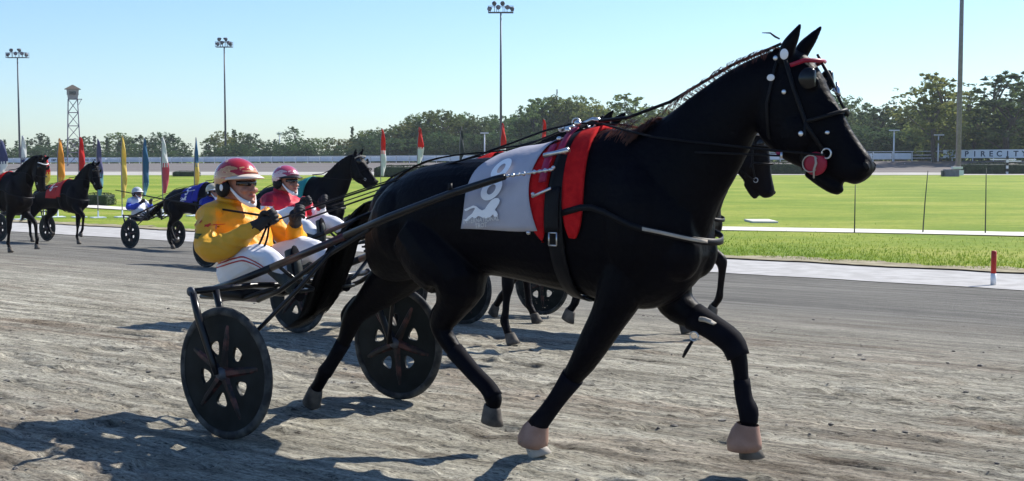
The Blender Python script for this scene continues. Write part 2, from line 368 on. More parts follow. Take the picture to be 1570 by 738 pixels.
inf = strip_grid('infield', np.concatenate([np.arange(-300, -60, 8), np.arange(-60, 60, 1.2), np.arange(60, 300, 8)]), np.concatenate([[27.6], np.arange(28.2, 60, .8), np.arange(60, 330, 12)]),
    lambda S, Q: profa(Q)+np.where(Q < 28, -.05, .02)+np.where(Q > 28.3, .03*noise2(S*.3, Q*.4, 5), 0), GR)
edge_strip('dirt_verge', 27.6, 28.7, .045, mat('bare_verge', (.20, .17, .11), (.36, .32, .22), 3, .95, .01, 20, spec=.1), .25, .9, seed=9)
LANEM = mat('concrete_path', (.56, .53, .46), (.66, .63, .56), 1.5, .9, .003, 20)
def flat_poly(name, pts, m, z): return tag(pyobj(name, [(p[0], p[1], z) for p in pts], [tuple(range(len(pts)))], m), kind='structure')
lp = [(1900, 363), (1570, 359.5), (1380, 355.5), (1100, 350.5), (800, 345), (500, 338), (165, 318.5), (40, 310), (-300, 295)]
pts0 = []; pts1 = []
for px, py in lp:
    Yd = gdep(py, -.90); X = at(px, Yd); wd = 1.1
    pts0.append((X, Yd-wd)); pts1.append((X, Yd+wd))
V = [(p[0], p[1], -.885) for p in pts0]+[(p[0], p[1], -.885) for p in pts1]; n_ = len(pts0)
tag(pyobj('path', V, [(i, i+1, n_+i+1, n_+i) for i in range(n_-1)], LANEM), kind='structure')
# far side of the oval: banked brown track, then the rail
def fence_pt(X):                                      # rail line across the far turn: depth and height of its foot
    t = (X-90)/(-130-90); return 185+t*120, .75+t*(-.6-.75)
FT = mat('far_track', (.115, .100, .092), (.16, .143, .130), .15, .95, .02, 3, stretch=(.3, 2, 1))
V = []; F = []; xs = np.linspace(-330, 260, 60)
for X in xs:
    fy, fz = fence_pt(X); fz = max(min(fz, 1.6), -.9)
    for t in (0, .25, .3, .7, 1, 1.15): 
        Y0 = 158+.04*X*.3; z = -.90+(fz+.90)*min(t, 1)**1.6; V.append((X, Y0+(fy-Y0)*t, z if t <= 1 else fz))
for i in range(len(xs)-1):
    for j in range(5): a = i*6+j; F.append((a, a+6, a+7, a+1))
ft = pyobj('far_track', V, F, FT, smooth=True); tag(ft, kind='structure')
ft.data.materials.append(mat('far_verge', (.34, .32, .28), (.42, .40, .36), .3, .95))
for p in ft.data.polygons:
    if p.index % 5 == 0: p.material_index = 1
# clods and stones on the near track
def blob(V, F, c, r, rnd):
    b = len(V); sx = rnd.uniform(.7, 1.5); sy = rnd.uniform(.7, 1.3); a = rnd.uniform(0, 6.28)
    base = [(0, 0, 1), (.89, 0, .45), (.28, .85, .45), (-.72, .53, .45), (-.72, -.53, .45), (.28, -.85, .45), (.72, .53, -.45), (-.28, .85, -.45), (-.89, 0, -.45), (-.28, -.85, -.45), (.72, -.53, -.45), (0, 0, -1)]
    for x, y, z in base:
        k = rnd.uniform(.7, 1.2); xx, yy = x*sx*k, y*sy*k
        V.append((c[0]+r*(xx*math.cos(a)-yy*math.sin(a)), c[1]+r*(xx*math.sin(a)+yy*math.cos(a)), c[2]+r*z*.6*k))
    F += [(b+i, b+j, b+k) for i, j, k in ((0,1,2),(0,2,3),(0,3,4),(0,4,5),(0,5,1),(1,6,2),(2,7,3),(3,8,4),(4,9,5),(5,10,1),(6,7,2),(7,8,3),(8,9,4),(9,10,5),(10,6,1),(11,7,6),(11,8,7),(11,9,8),(11,10,9),(11,6,10))]
rn = random.Random(4); V = []; F = []
for i in range(5200):
    q = rn.uniform(3.2, 15) if i % 3 else rn.uniform(3.2, 7); s = rn.uniform(-11, 5)
    if noise2(np.array([s*.9+40]), np.array([q*2.2+11]), 21)[0] < .42: continue
    r = min(.02, .003*rn.paretovariate(2.0)); z = float(track_h(np.array([s]), np.array([q]))[0]); p = SQ(s, q, z+r*.15); blob(V, F, p, r, rn)
for px, py, r in [(a_, b_, c_*.5) for a_, b_, c_ in ((1250, 474, .035), (1290, 402, .02), (1498, 621, .02), (1348, 656, .03), (1395, 658, .035), (1280, 646, .03), (890, 518, .03), (205, 612, .03), (130, 600, .02), (620, 505, .02), (1180, 545, .02), (60, 455, .04), (330, 470, .03))]:
    Yd = gdep(py, 0 if py > 480 else -.25); X = at(px, Yd); q = Vector((X, Yd, 0)).dot(L); blob(V, F, (X, Yd, prof(q)+.005), r, rn)
tag(pyobj('clods', V, F, mat('clod', (.11, .10, .09), (.24, .22, .19), 9, .95, .004, 60)), kind='stuff')
# grass tufts along the near edge of the infield
V = []; F = []
for i in range(26000):
    s = rn.uniform(-28, 16); q = 28.35+abs(rn.gauss(0, 1))*4.0; q += .25*math.sin(s*1.7); z = prof(q)+.03; p = SQ(s, q, z); h = rn.uniform(.03, .085); a = rn.uniform(0, 3.14); wv = rn.uniform(.008, .02); dx, dy = math.cos(a)*wv, math.sin(a)*wv; b = len(V)
    V += [(p.x-dx, p.y-dy, p.z-.01), (p.x+dx, p.y+dy, p.z-.01), (p.x+rn.uniform(-.04, .04), p.y+rn.uniform(-.04, .04), p.z+h)]; F.append((b, b+1, b+2))
tag(pyobj('grass_blades', V, F, mat('blade', (.16, .26, .02), (.30, .36, .05), 1.2, .8, trans=.3)), kind='stuff')

# ---------------------------------------------------------------- far rail, banners
FW = mat('rail_white', (.72, .74, .78), (.80, .82, .85), .8, .6)
SCR = mat('screen_pale', (.62, .66, .72), (.74, .77, .82), .6, .7)
BAN = mat('banner_white', (.84, .86, .90), (.88, .90, .94), .3, .5)
INK = mat('banner_ink', (.02, .05, .10), None, 3, .6)
fr = empty('rail_fence', (0, *fence_pt(0))); tag(fr, 'long pale rail fence with posts and screens round the far turn', 'fence')
def fl(X, dz=0, dy=0):
    y, z = fence_pt(X); o = fence_pt(0); return Vector((X, y-o[0]+dy, z-o[1]+dz))
post_me = None; FH = 1.32
Xs = list(np.arange(-170, 100, 2.6))
for X in Xs:
    hgt = FH+.35*max(0, (X-20)/80)
    if post_me is None:
        bm = bmesh.new(); box(bm, (0, 0, .5), (.11, .11, 1)); me0 = bpy.data.meshes.new('post'); bm.to_mesh(me0); bm.free(); me0.materials.append(FW); post_me = me0
    o = bpy.data.objects.new('post', post_me); link(o, fr); o.location = fl(X, 0); o.scale = (1, 1, hgt)
for f_ in (.32, .62, 1.0):
    V = []; F = []
    for X in Xs:
        hgt = FH+.35*max(0, (X-20)/80); p = fl(X, hgt*f_, -.08)
        for dz, dy in ((-.04, 0), (.04, 0), (.04, -.05), (-.04, -.05)): V.append((p.x, p.y+dy, p.z+dz))
    for i in range(len(Xs)-1):
        for k in range(4): a = i*4; F.append((a+k, a+(k+1) % 4, a+4+(k+1) % 4, a+4+k))
    pyobj('rail', V, F, FW, fr)
scr_i = 0
for i in range(len(Xs)-1):                            # mesh screens on the long left-hand stretch
    X0, X1 = Xs[i]+.1, Xs[i+1]-.1
    if X0 > 60: continue
    a, b = fl(X0, .30, .08), fl(X1, .30, .08); h_ = FH-.38; V = []
    for p in (a, b):
        V += [(p.x, p.y, p.z), (p.x, p.y+.05, p.z), (p.x, p.y+.05, p.z+h_), (p.x, p.y, p.z+h_)]
    pyobj('screen_panel', V, [(0, 4, 7, 3), (1, 2, 6, 5), (3, 7, 6, 2), (0, 1, 5, 4), (0, 3, 2, 1), (4, 5, 6, 7)], SCR if (i*7) % 5 else FW, fr)
def banner(X0, X1, text, h, z0, size, zoff=0):
    a, b = fl(X0, z0, -.22), fl(X1, z0, -.22)
    V = []
    for p in (a, b): V += [(p.x, p.y, p.z), (p.x, p.y+.06, p.z), (p.x, p.y+.06, p.z+h), (p.x, p.y, p.z+h)]
    o = pyobj('banner', V, [(0, 4, 7, 3), (1, 2, 6, 5), (3, 7, 6, 2), (0, 1, 5, 4), (0, 3, 2, 1), (4, 5, 6, 7)], BAN, fr)
    ang = math.atan2(b.y-a.y, b.x-a.x)
    for t, fx, sp in text:
        ln = (b-a).length
        for i_, ch in enumerate(t):
            if ch == ' ': continue
            me = text_mesh(ch, size, size*.022, .01, 'CENTER'); q = obj('letter', me, INK, o, False)
            p = a.lerp(b, fx+(i_+.5)*sp*size*.62/ln); q.location = (p.x, p.y-.03, p.z+h*.5-size*.34+zoff); q.rotation_euler = (R(90), 0, ang)
    return o
def xcol(px):                                         # where the sight line of a column meets the rail
    k = (px-785)/FPX; X = 0
    for _ in range(40): X = k*fence_pt(X)[0]
    return X
banner(xcol(1444), xcol(1680), [('EMPIRECITY', .022, 1.66)], 1.25, .45, 1.13, 0)
banner(xcol(78), xcol(163), [('EMPIRECITY', .03, 1.12), ('CASINO.COM', .53, 1.12)], .95, .35, .74, 0)

# ---------------------------------------------------------------- trees
LEAFS = [mat('leaf_dark', (.050, .082, .036), (.100, .145, .058), .35, .85, trans=.45, objrand=.28, spec=.1),
         mat('leaf_mid', (.085, .13, .042), (.155, .21, .068), .35, .85, trans=.45, objrand=.28, spec=.1),
         mat('leaf_olive', (.12, .155, .045), (.21, .235, .07), .35, .85, trans=.45, objrand=.25, spec=.1)]
BARK = mat('bark', (.06, .05, .04), (.11, .095, .08), 3, .9, .02, 8)
def tree_meshes(seed, Hh, Wd, nl, leaf, lobes, base=.18, gap=.0, conifer=False):
    rd = random.Random(seed); bm = bmesh.new()
    pts = [(0, 0, 0)]; top = Hh*.82
    for i in range(1, 6): pts.append((rd.uniform(-.03, .03)*Wd*i, rd.uniform(-.03, .03)*Wd*i, top*i/5))
    tube(bm, pts, [Hh*.022*(1-.8*i/5) for i in range(6)], 7)
    L_ = []
    for k in range(lobes):
        t = (k+.5)/lobes; z = Hh*(base+.06+(.90-base)*t**.9); a = k*2.4+rd.uniform(-.5, .5)
        env = (1-t)**1.0*.9+.08 if conifer else math.sin(math.pi*min(1, .16+.80*(z/Hh)))**.6
        rr = Wd*.5*env*rd.uniform(.35, .80)
        c = Vector((math.cos(a)*rr, math.sin(a)*rr, z)); L_.append((c, Wd*rd.uniform(.12, .22)*(1-.45*t)*(.7 if conifer else 1)))
        st = Vector(pts[min(4, int(t*4)+1)]); mid = st.lerp(c, .5)+Vector((0, 0, -.02*Hh)); tube(bm, [st*.9+Vector((0, 0, st.z*-.05)), mid, c], [Hh*.008, Hh*.006, Hh*.003], 5)
    tr = bpy.data.meshes.new('trunk'); bm.to_mesh(tr); bm.free()
    V = []; F = []
    for c, r in L_:
        sub = [(c+Vector((max(-1.2, min(1.2, rd.gauss(0, .75)))*r, max(-1.2, min(1.2, rd.gauss(0, .75)))*r, max(-1.1, min(1.1, rd.gauss(0, .65)))*r)), r*rd.uniform(.22, .58)) for _ in range(12)]
        for i in range(nl//lobes):
            cc, r2 = rd.choice(sub); d = Vector((rd.gauss(0, 1), rd.gauss(0, 1), rd.gauss(0, 1))).normalized(); rad = r2*rd.uniform(.35, 1)**.5
            p = cc+Vector((d.x*rad, d.y*rad, d.z*rad*.75)); s = leaf*rd.uniform(.5, 1.2)
            x = Vector((rd.gauss(0, 1), rd.gauss(0, 1), rd.gauss(0, .6))).normalized(); y = x.cross(d).normalized(); b = len(V)
            V += [p-x*s, p+y*s*.55, p+x*s, p-y*s*.55]; F.append((b, b+1, b+2, b+3))
    cr = bpy.data.meshes.new('crown'); cr.from_pydata([tuple(v) for v in V], [], F); cr.update()
    return tr, cr
TT = [tree_meshes(1, 10, 8.5, 4600, .23, 16, .06), tree_meshes(2, 10, 7, 3900, .22, 14, .10), tree_meshes(3, 10, 10, 5600, .23, 20, .05),
      tree_meshes(4, 10, 6.5, 2300, .20, 13, .22), tree_meshes(5, 10, 4.2, 3000, .20, 18, .04, conifer=True), tree_meshes(6, 10, 9, 5200, .24, 24, .03)]
def tree(px, ptop, Y, kind, leafm, wk=1, base_z=None, name='tree', label=None, group=None):
    X = at(px, Y); fz = fence_pt(X)[1]; z0 = -.9+ (fz+.9)*.7 if base_z is None else base_z; h = zh(ptop, Y)-z0
    t = empty(name, (X, Y, z0), random.uniform(0, 6.28)); t.scale = (h/10*wk*1.05, h/10*wk*1.05, h/10*1.04)
    a, c = TT[kind]; key = (kind, leafm)
    o = bpy.data.objects.new('trunk', a); link(o, t)
    c2 = CROWN.get(key)
    if c2 is None: c2 = c.copy(); c2.materials.append(LEAFS[leafm]); CROWN[key] = c2
    o = bpy.data.objects.new('crown', c2); link(o, t)
    if label: tag(t, label, 'tree', group)
    return t
CROWN = {}
for a, c in TT: a.materials.append(BARK)
rt_ = random.Random(21)
def skyline(pairs, px):
    return float(np.interp(px, [p[0] for p in pairs], [p[1] for p in pairs]))
left = [(-60, 205), (0, 206), (25, 213), (60, 208), (100, 213), (140, 208), (180, 206), (200, 210), (230, 207), (275, 209), (292, 222)]
mid_ = [(318, 215), (330, 203), (360, 207), (385, 208), (405, 214), (425, 218), (480, 216), (500, 213), (540, 214), (560, 203), (600, 199), (630, 190), (652, 178), (675, 172), (700, 178), (720, 180), (745, 181), (770, 184), (795, 178), (812, 160), (845, 157), (885, 154), (915, 164), (935, 172)]
right = [(1000, 170), (1100, 175), (1180, 180), (1260, 158), (1290, 154), (1310, 168), (1330, 176), (1355, 160), (1380, 170), (1400, 160), (1480, 165), (1530, 150), (1560, 160), (1620, 140)]
MARKS = [(2, 'the navy flag at the left edge'), (32, 'the leftmost lamp mast'), (67, 'the short red flag'), (88, 'the orange flag'), (115, 'the watch tower'), (150, 'the purple flag'), (187, 'the yellow flag'), (219, 'the blue flag'), (250, 'the pink and white flag'), (297, 'the narrow blue green flag'),
 (347, 'the second lamp mast'), (392, 'the flamed helmet'), (432, 'the pink helmet'), (470, 'the lone open crowned tree'), (505, 'the shaggy horse neck'), (541, 'the raised dark horse head'), (584, 'the first red and white flag'), (639, 'the second red and white flag'), (704, 'the thin dark flag'), (768, 'the tall middle mast'), (827, 'the red flag by the harness'), (862, 'the distant crane boom'),
 (899, 'the white and blue flag tip'), (945, 'the two small horse ears'), (1000, 'the neck strap'), (1290, 'the big horse nose'), (1330, 'the open white rail'), (1369, 'the flat topped lamp post'), (1437, 'the thin lamp post'), (1472, 'the thick near mast'), (1510, 'the white banner middle'), (1543, 'the striped pole'), (1575, 'the right edge')]
USED = {}
def tlabel(px, row, kind, leaf, h):
    m = min(MARKS, key=lambda q: abs(q[0]-px)); d = px-m[0]; rel = 'straight behind' if abs(d) < 4 else ('just left of' if d < 0 else 'just right of') if abs(d) < 12 else ('left of' if d < 0 else 'right of')
    if 1030 < px < 1250: return 'green tree of the far wood hidden behind the nearest horse head and neck'
    l = '%s %s tree, %s row, %s %s' % (['dark', 'green', 'olive'][leaf], ['spreading', 'round topped', 'broad', 'open', 'pointed', 'bushy'][kind], row, rel, m[1])
    return l
def fdep(px): return fence_pt(xcol(px))[0]
def fill(pairs, x0, x1, step, off, leafs, lab, grp, kinds, jit=6, row2=True):
    px = x0
    while px < x1:
        Y = fdep(px)+off+rt_.uniform(-5, 8); top = skyline(pairs, px)+rt_.uniform(-2, jit)
        kd, lf = rt_.choice(kinds), rt_.choice(leafs); tree(px, top, Y, kd, lf, rt_.uniform(.9, 1.25), label=tlabel(px, 'back' if off > 35 else 'front', kd, lf, 0), group=grp)
        px += step*rt_.uniform(.75, 1.2)
fill(left, -30, 290, 17, 30, [0, 0, 1], 'dark green tree in the low tree line beyond the far rail at left', 'low trees beyond the far rail on the left', [0, 1, 2, 4])
fill(mid_, 322, 560, 16, 28, [0, 1, 1, 2], 'green tree in the low tree line above the red jacketed driver', 'low trees beyond the far rail near the middle', [0, 1, 2])
fill(mid_, 560, 945, 24, 26, [0, 1, 1, 2], 'tall full green tree in the wood behind the red feather flags', 'tall trees behind the red feather flags', [0, 2, 5])
fill(mid_, 570, 945, 22, 50, [0, 1], 'tall full green tree in the wood behind the red feather flags', 'tall trees behind the red feather flags', [1, 2, 5], 14)
fill(right, 960, 1600, 30, 22, [0, 1, 2], 'bushy green tree in the wood at right behind the lettered banner', 'trees behind the lettered banner on the right', [0, 2, 5], 10)
fill(right, 1000, 1610, 26, 42, [0, 1, 0], 'bushy green tree in the wood at right behind the lettered banner', 'trees behind the lettered banner on the right', [1, 2, 5], 22)
# understorey that closes the foot of the wood, one mass
UV = []; UF = []; ub = 0
for x0, x1, Y0, top, st in ((-30, 300, 14, 228, 15), (318, 560, 14, 226, 13), (560, 950, 13, 208, 17), (960, 1600, 12, 200, 20)):
    px = x0
    while px < x1:
        Y = fdep(px)+Y0+rt_.uniform(-3, 4); X = at(px, Y); fz = fence_pt(X)[1]; z0 = -.9+(fz+.9)*.7; h = zh(top+rt_.uniform(-7, 7), Y)-z0; me = TT[rt_.choice([0, 2, 5])][1]
        co = np.empty(len(me.vertices)*3); me.vertices.foreach_get('co', co); co = co.reshape(-1, 4, 3)[::2]; c0 = co.mean(1, keepdims=True); co = c0+(co-c0)*1.35
        a = rt_.uniform(0, 6.28); ca, sa = math.cos(a), math.sin(a); k = h/10*rt_.uniform(1.5, 2.0)
        x_ = (co[..., 0]*ca-co[..., 1]*sa)*k+X; y_ = (co[..., 0]*sa+co[..., 1]*ca)*k*.7+Y; z_ = co[..., 2]*h/10+z0
        UV.append(np.stack([x_, y_, z_], -1).reshape(-1, 3)); px += st
UV = np.concatenate(UV); n_q = len(UV)//4; me = bpy.data.meshes.new('undergrowth'); me.vertices.add(len(UV)); me.vertices.foreach_set('co', UV.ravel())
me.loops.add(n_q*4); me.loops.foreach_set('vertex_index', np.arange(n_q*4)); me.polygons.add(n_q); me.polygons.foreach_set('loop_start', np.arange(0, n_q*4, 4)); me.polygons.foreach_set('loop_total', np.full(n_q, 4)); me.update(calc_edges=True)
tag(obj('undergrowth', me, LEAFS[0], None, False), kind='stuff')
tree(450, 196, 335, 3, 0, 1.35, label='open crowned tree standing above the low tree line, right of the second lamp mast')
tree(541, 195, 300, 4, 0, .8, name='conifer_tree', label='narrow pointed conifer rising just behind the ears of a dark horse')
tree(962, 147, 238, 3, 2, 1.5, label='pale green open crowned tree above the neck strap of the nearest horse')
tree(1432, 116, 196, 3, 2, 1.35, label='tall yellow green tree with an airy crown left of the near lamp mast')
tree(1440, 135, 200, 5, 1, .9, label='full green tree under the tall airy crown left of the near lamp mast')
tree(1537, 114, 196, 3, 0, 1.7, label='tall dark tree with a ragged crown behind the lettered banner')
tree(1490, 138, 205, 3, 1, 1.2, label='thin crowned tree just right of the near lamp mast')
tree(1575, 130, 200, 5, 1, 1.1, label='green tree cut by the right edge of the picture')
tree(360, 199, 318, 4, 0, 1.2, label='small dark pointed tree beside the second lamp mast')

# ---------------------------------------------------------------- hedges
HEDGE = mat('hedge_leaf', (.018, .034, .014), (.045, .070, .024), 2, .7, trans=.15)
def hedge(px0, px1, pt, pb, label, depth=2.0):
    Y = gdep(pb, -.93); X0, X1 = at(px0, Y), at(px1, Y); h = (pb-pt)/FPX*Y; rd = random.Random(int(px0)+5); V = []; F = []; Ln = X1-X0
    bm = bmesh.new(); box(bm, (0, 0, h*.44), (Ln*.97, depth*.85, h*.86), bev=min(h, Ln)*.2)
    n = int(2600*min(1.6, Ln*h/6)+700); ls = max(.035, h*.055)
    for i in range(n):
        x = rd.uniform(-.5, .5); f = rd.choice('fttbse')
        y = {'f': -.5, 'b': .5}.get(f, rd.uniform(-.5, .5)); z = 1.0 if f == 't' else rd.uniform(.02, 1)
        if f in 'se': x = -.5 if f == 's' else .5
        rr = 1-.22*abs(2*x)**6; z *= rr*(.93+.12*noise2(np.array([x*Ln*1.5+9]), np.array([y*3+4.]), 2)[0]); y *= (1-.35*(z)**4)
        p = Vector((x*Ln, y*depth, z*h)); s = ls*rd.uniform(.6, 1.3); a = Vector((rd.gauss(0, 1), rd.gauss(0, 1), rd.gauss(0, 1))).normalized(); c = a.cross(Vector((rd.gauss(0, 1), rd.gauss(0, 1), rd.gauss(0, 1)))).normalized(); b = len(V)
        V += [p-a*s, p+c*s*.6, p+a*s, p-c*s*.6]; F.append((b, b+1, b+2, b+3))
    e = empty('hedge', ((X0+X1)/2, Y+depth/2, -.93)); tag(e, label, 'hedge', 'clipped dark hedges on the infield')
    o = obj('branches', bm, HEDGE, e); o2 = pyobj('leaves', V, F, HEDGE, e); return e
hedge(128, 163, 297, 316, 'small rounded dark hedge in front of the horse with the red cloth', 1.6)
hedge(264, 301, 262.5, 271, 'low oval hedge far out on the grass above the blue clothed horse', 2.4)
hedge(574, 692, 254, 272, 'long dark hedge below the two red and white feather flags', 3)
hedge(1130, 1262, 249, 268, 'long dark hedge seen under the jaw of the nearest horse', 3)
hedge(1478, 1640, 250, 268, 'long dark hedge behind the black and white striped pole', 3)

# ---------------------------------------------------------------- lamp masts, tower, lamp posts, crane
def mast(px, ptop, pbase, Y, rack, label, r0=.26, seed=0):
    X = at(px, Y); z0 = fence_pt(X)[1]*.6-.3 if Y > 170 else -.93; h = zh(ptop, Y)-z0
    e = empty('floodlight_mast', (X, Y, z0)); tag(e, label, 'lamp mast', 'tall floodlight masts round the track')
    bm = bmesh.new(); tube(bm, [(0, 0, 0), (0, 0, h*.5), (0, 0, h)], [r0, r0*.78, r0*.55], 12); tube(bm, [(0, 0, 0), (0, 0, .4)], r0*1.7, 8); obj('pole', bm, DKSTEEL if Y > 170 else GALV, e)
    W_ = rack; bm = bmesh.new(); box(bm, (0, 0, h), (W_, .5, .16)); box(bm, (0, .8, h), (W_, .12, .12)); box(bm, (0, -.8, h), (W_, .12, .12))
    for s in (-1, -.5, 0, .5, 1): box(bm, (s*W_/2*.97, 0, h), (.1, 1.7, .1))
    obj('platform', bm, DKSTEEL, e, False)
    bm = bmesh.new()
    for s in (-1, -.33, .33, 1):
        for y in (-.8, .8): tube(bm, [(s*W_/2*.98, y, h), (s*W_/2*.98, y, h+1.1)], .05, 5)
    for y in (-.8, .8): tube(bm, [(-W_/2, y, h+1.1), (W_/2, y, h+1.1)], .045, 5)
    obj('railing', bm, GALV, e, False)
    rd = random.Random(seed)
    for i in range(6):
        x = (-.42+.84*i/5)*W_; zz = h+(.7 if i in (0, 5) else 1.75 if i % 2 else 1.0); yaw = rd.uniform(-1.2, 1.2)+math.pi*(i % 2)
        b = empty('floodlight', (x, -.2, zz), yaw); b.parent = e; bm = bmesh.new()
        tube(bm, [(0, -.35, -.12), (0, -.2, -.08), (0, .0, 0), (0, .28, .1), (0, .42, .14)], [.42, .44, .34, .2, .12], 14); obj('housing', bm, DKSTEEL, b)
        bm = bmesh.new(); tube(bm, [(0, -.37, -.125), (0, -.40, -.13)], [.38, .36], 14); obj('lens', bm, GALV, b)
        bm = bmesh.new(); tube(bm, [(0, 0, 0), (0, .1, h-zz)], .05, 6); obj('bracket', bm, DKSTEEL, b)
    return e
mast(32, 90, 243, 300, 4.8, 'slim dark floodlight mast at the far left, beyond the horse with the red cloth', seed=1)
mast(347, 74, 241, 290, 3.6, 'slim floodlight mast above the orange jacketed driver', seed=2)
mast(768, 22, 241, 240, 4.6, 'tall dark floodlight mast rising above the white saddle cloth', seed=3)
mast(1468, -170, 268, 160, 4.6, 'thick grey mast at the right, its lamps above the picture', .34, 4)
# timing tower
def tower(px, Y):
    X = at(px, Y); z0 = -.5; e = empty('watch_tower', (X, Y, z0), R(18)); tag(e, 'lattice watch tower with a pale cabin and shallow dark roof, far left', 'tower')
    zc = zh(153, Y)-z0; zt = zh(138, Y)-z0; hb, ht = 1.25, .85; bm = bmesh.new(); bl = []
    def cr(sx, sy, t): k = (hb*(1-t)+ht*t); return Vector((sx*k, sy*k, zc*t))
    for sx, sy in ((1, 1), (1, -1), (-1, 1), (-1, -1)):
        b = bmesh.new(); tube(b, [cr(sx, sy, 0), cr(sx, sy, 1)], .10, 6); obj('leg', b, GALV, e, False)
    N = 5
    for i in range(N):
        t0, t1 = i/N, (i+1)/N
        for a, b in (((1, 1), (1, -1)), ((1, -1), (-1, -1)), ((-1, -1), (-1, 1)), ((-1, 1), (1, 1))):
            tube(bm, [cr(*a, t0), cr(*b, t1)], .05, 4); tube(bm, [cr(*b, t0), cr(*a, t1)], .05, 4); tube(bm, [cr(*a, t1), cr(*b, t1)], .06, 4)
    obj('bracing', bm, GALV, e, False)
    bm = bmesh.new(); r = bmesh.ops.create_cone(bm, cap_ends=True, segments=4, radius1=1.25, radius2=1.6, depth=zt-zc); bmesh.ops.transform(bm, matrix=Matrix.Translation((0, 0, (zc+zt)/2)) @ Matrix.Rotation(R(45), 4, 'Z'), verts=r['verts']); obj('cabin', bm, mat('cabin_paint', (.34, .32, .28), (.42, .40, .36), 2, .7), e, False)
    bm = bmesh.new(); r = bmesh.ops.create_cone(bm, cap_ends=True, segments=4, radius1=2.1, radius2=.15, depth=.85); bmesh.ops.transform(bm, matrix=Matrix.Translation((0, 0, zt+.43)) @ Matrix.Rotation(R(45), 4, 'Z'), verts=r['verts']); obj('roof', bm, mat('roof_brown', (.09, .075, .06), None, 3, .8), e, False)
    for i in range(4):
        b = bmesh.new(); box(b, (0, -1.02, zc+(zt-zc)*.60), (1.25, .12, .62)); o = obj('window', b, SHADES, e, False); o.rotation_euler = (0, 0, R(90)*i)
    bm = bmesh.new(); box(bm, (.9, -.6, zc), (1.6, 1.0, .1)); tube(bm, [(1.6, -.6, zc), (1.0, -.6, zc-1.1)], .05, 5); obj('platform', bm, GALV, e, False)
tower(115, 250)
for i, (px, pt, Y) in enumerate(((136, 226, 320), (266, 226, 315), (385, 220, 300), (430, 205, 300), (598, 221, 262), (743, 205, 232), (1369, 201, 195), (1437, 208, 195))):
    X = at(px, Y); z0 = fence_pt(X)[1]; h = zh(pt, Y)-z0; e = empty('lamp_post', (X, Y, z0)); tag(e, ['small pale lamp post between the red and purple flags', 'small pale lamp post left of the pink flag', 'small pale lamp post right of the second lamp mast', 'small pale lamp post above the red jacketed driver', 'lamp post with a flat top right of the first red and white flag', 'pale lamp post left of the tall middle mast', 'pale lamp post behind the open rail, right of the nearest horse', 'thin pale lamp post left of the near mast'][i], 'lamp post', 'small lamp posts beyond the far rail')
    bm = bmesh.new(); tube(bm, [(0, 0, 0), (0, 0, h)], [.13, .09], 8); obj('pole', bm, FW, e); bm = bmesh.new(); box(bm, (0, -.1, h+.06), (1.5, .45, .16), bev=.04); obj('lamp_head', bm, FW, e, False)
e = empty('crane', (at(850, 420), 420, -.9)); tag(e, 'thin distant crane boom above the middle of the wood', 'crane'); bm = bmesh.new(); hC = zh(138, 420)+.9
for a in (-.35, .35):
    for b in (-.35, .35): tube(bm, [(a-1.0, b, 0), (a*.4+.8, b*.4, hC)], .09, 4)
for i in range(24):
    t = i/24; t2 = (i+1)/24; x = lambda t: -1+1.8*t; s = .35 if i % 2 else -.35; tube(bm, [(x(t)+s, -.3, hC*t), (x(t2)-s, -.3, hC*t2)], .05, 4)
obj('boom', bm, GALV, e, False)

# ---------------------------------------------------------------- infield furniture
def gpos(px, py, lev=-.93): Y = gdep(py, lev); return at(px, Y), Y, lev
X, Y, Z = gpos(1461, 271); e = empty('equipment_box', (X, Y, Z)); tag(e, 'grey equipment cabinet at the foot of the thick mast', 'cabinet')
bm = bmesh.new(); box(bm, (-.25, 0, .42), (1.6, .9, .84), bev=.04); obj('cabinet', bm, GALV, e, False); bm = bmesh.new(); box(bm, (.35, -.1, 1.0), (1.1, .8, .24), bev=.03); obj('lid', bm, WHITE, e, False)
bm = bmesh.new(); box(bm, (.75, -.46, .45), (.5, .03, .6)); obj('door', bm, FW, e, False); bm = bmesh.new(); box(bm, (-1.2, .1, .35), (.25, .5, .7), bev=.02); obj('side_box', bm, DKSTEEL, e, False)
BLK = mat('black_paint', (.012, .012, .014), None, 5, .5)
X, Y, Z = gpos(1543, 268); e = empty('striped_pole', (X, Y, Z)); tag(e, 'black and white striped distance pole with white crossbar at right', 'distance pole')
bm = bmesh.new(); nb = 6; hh = 28/FPX*Y
for i in range(nb): box(bm, (0, 0, hh*(i+.5)/nb), (.24, .24, hh/nb-.002), mi=i % 2)
obj('pole', bm, [WHITE, BLK], e, False)
bm = bmesh.new(); box(bm, (-.45, .2, hh*.83), (3.2, .08, .16)); obj('crossbar', bm, WHITE, e, False); bm = bmesh.new(); box(bm, (.9, -.1, hh*.74), (1.6, .08, .14)); obj('crossbar', bm, WHITE, e, False)
X, Y, Z = gpos(1388, 263); bm = bmesh.new(); tube(bm, [(0, 0, 0), (.05, 0, .05), (-.2, 0, 1.15), (-.22, 0, 1.2)], [.26, .18, .13, .08], 10); o = obj('marker_cone', bm, WHITE); o.location = (X, Y, Z); tag(o, 'small white marker leaning at the edge of the far track', 'marker')
POLE = mat('dark_rod', (.03, .045, .03), None, 4, .5)
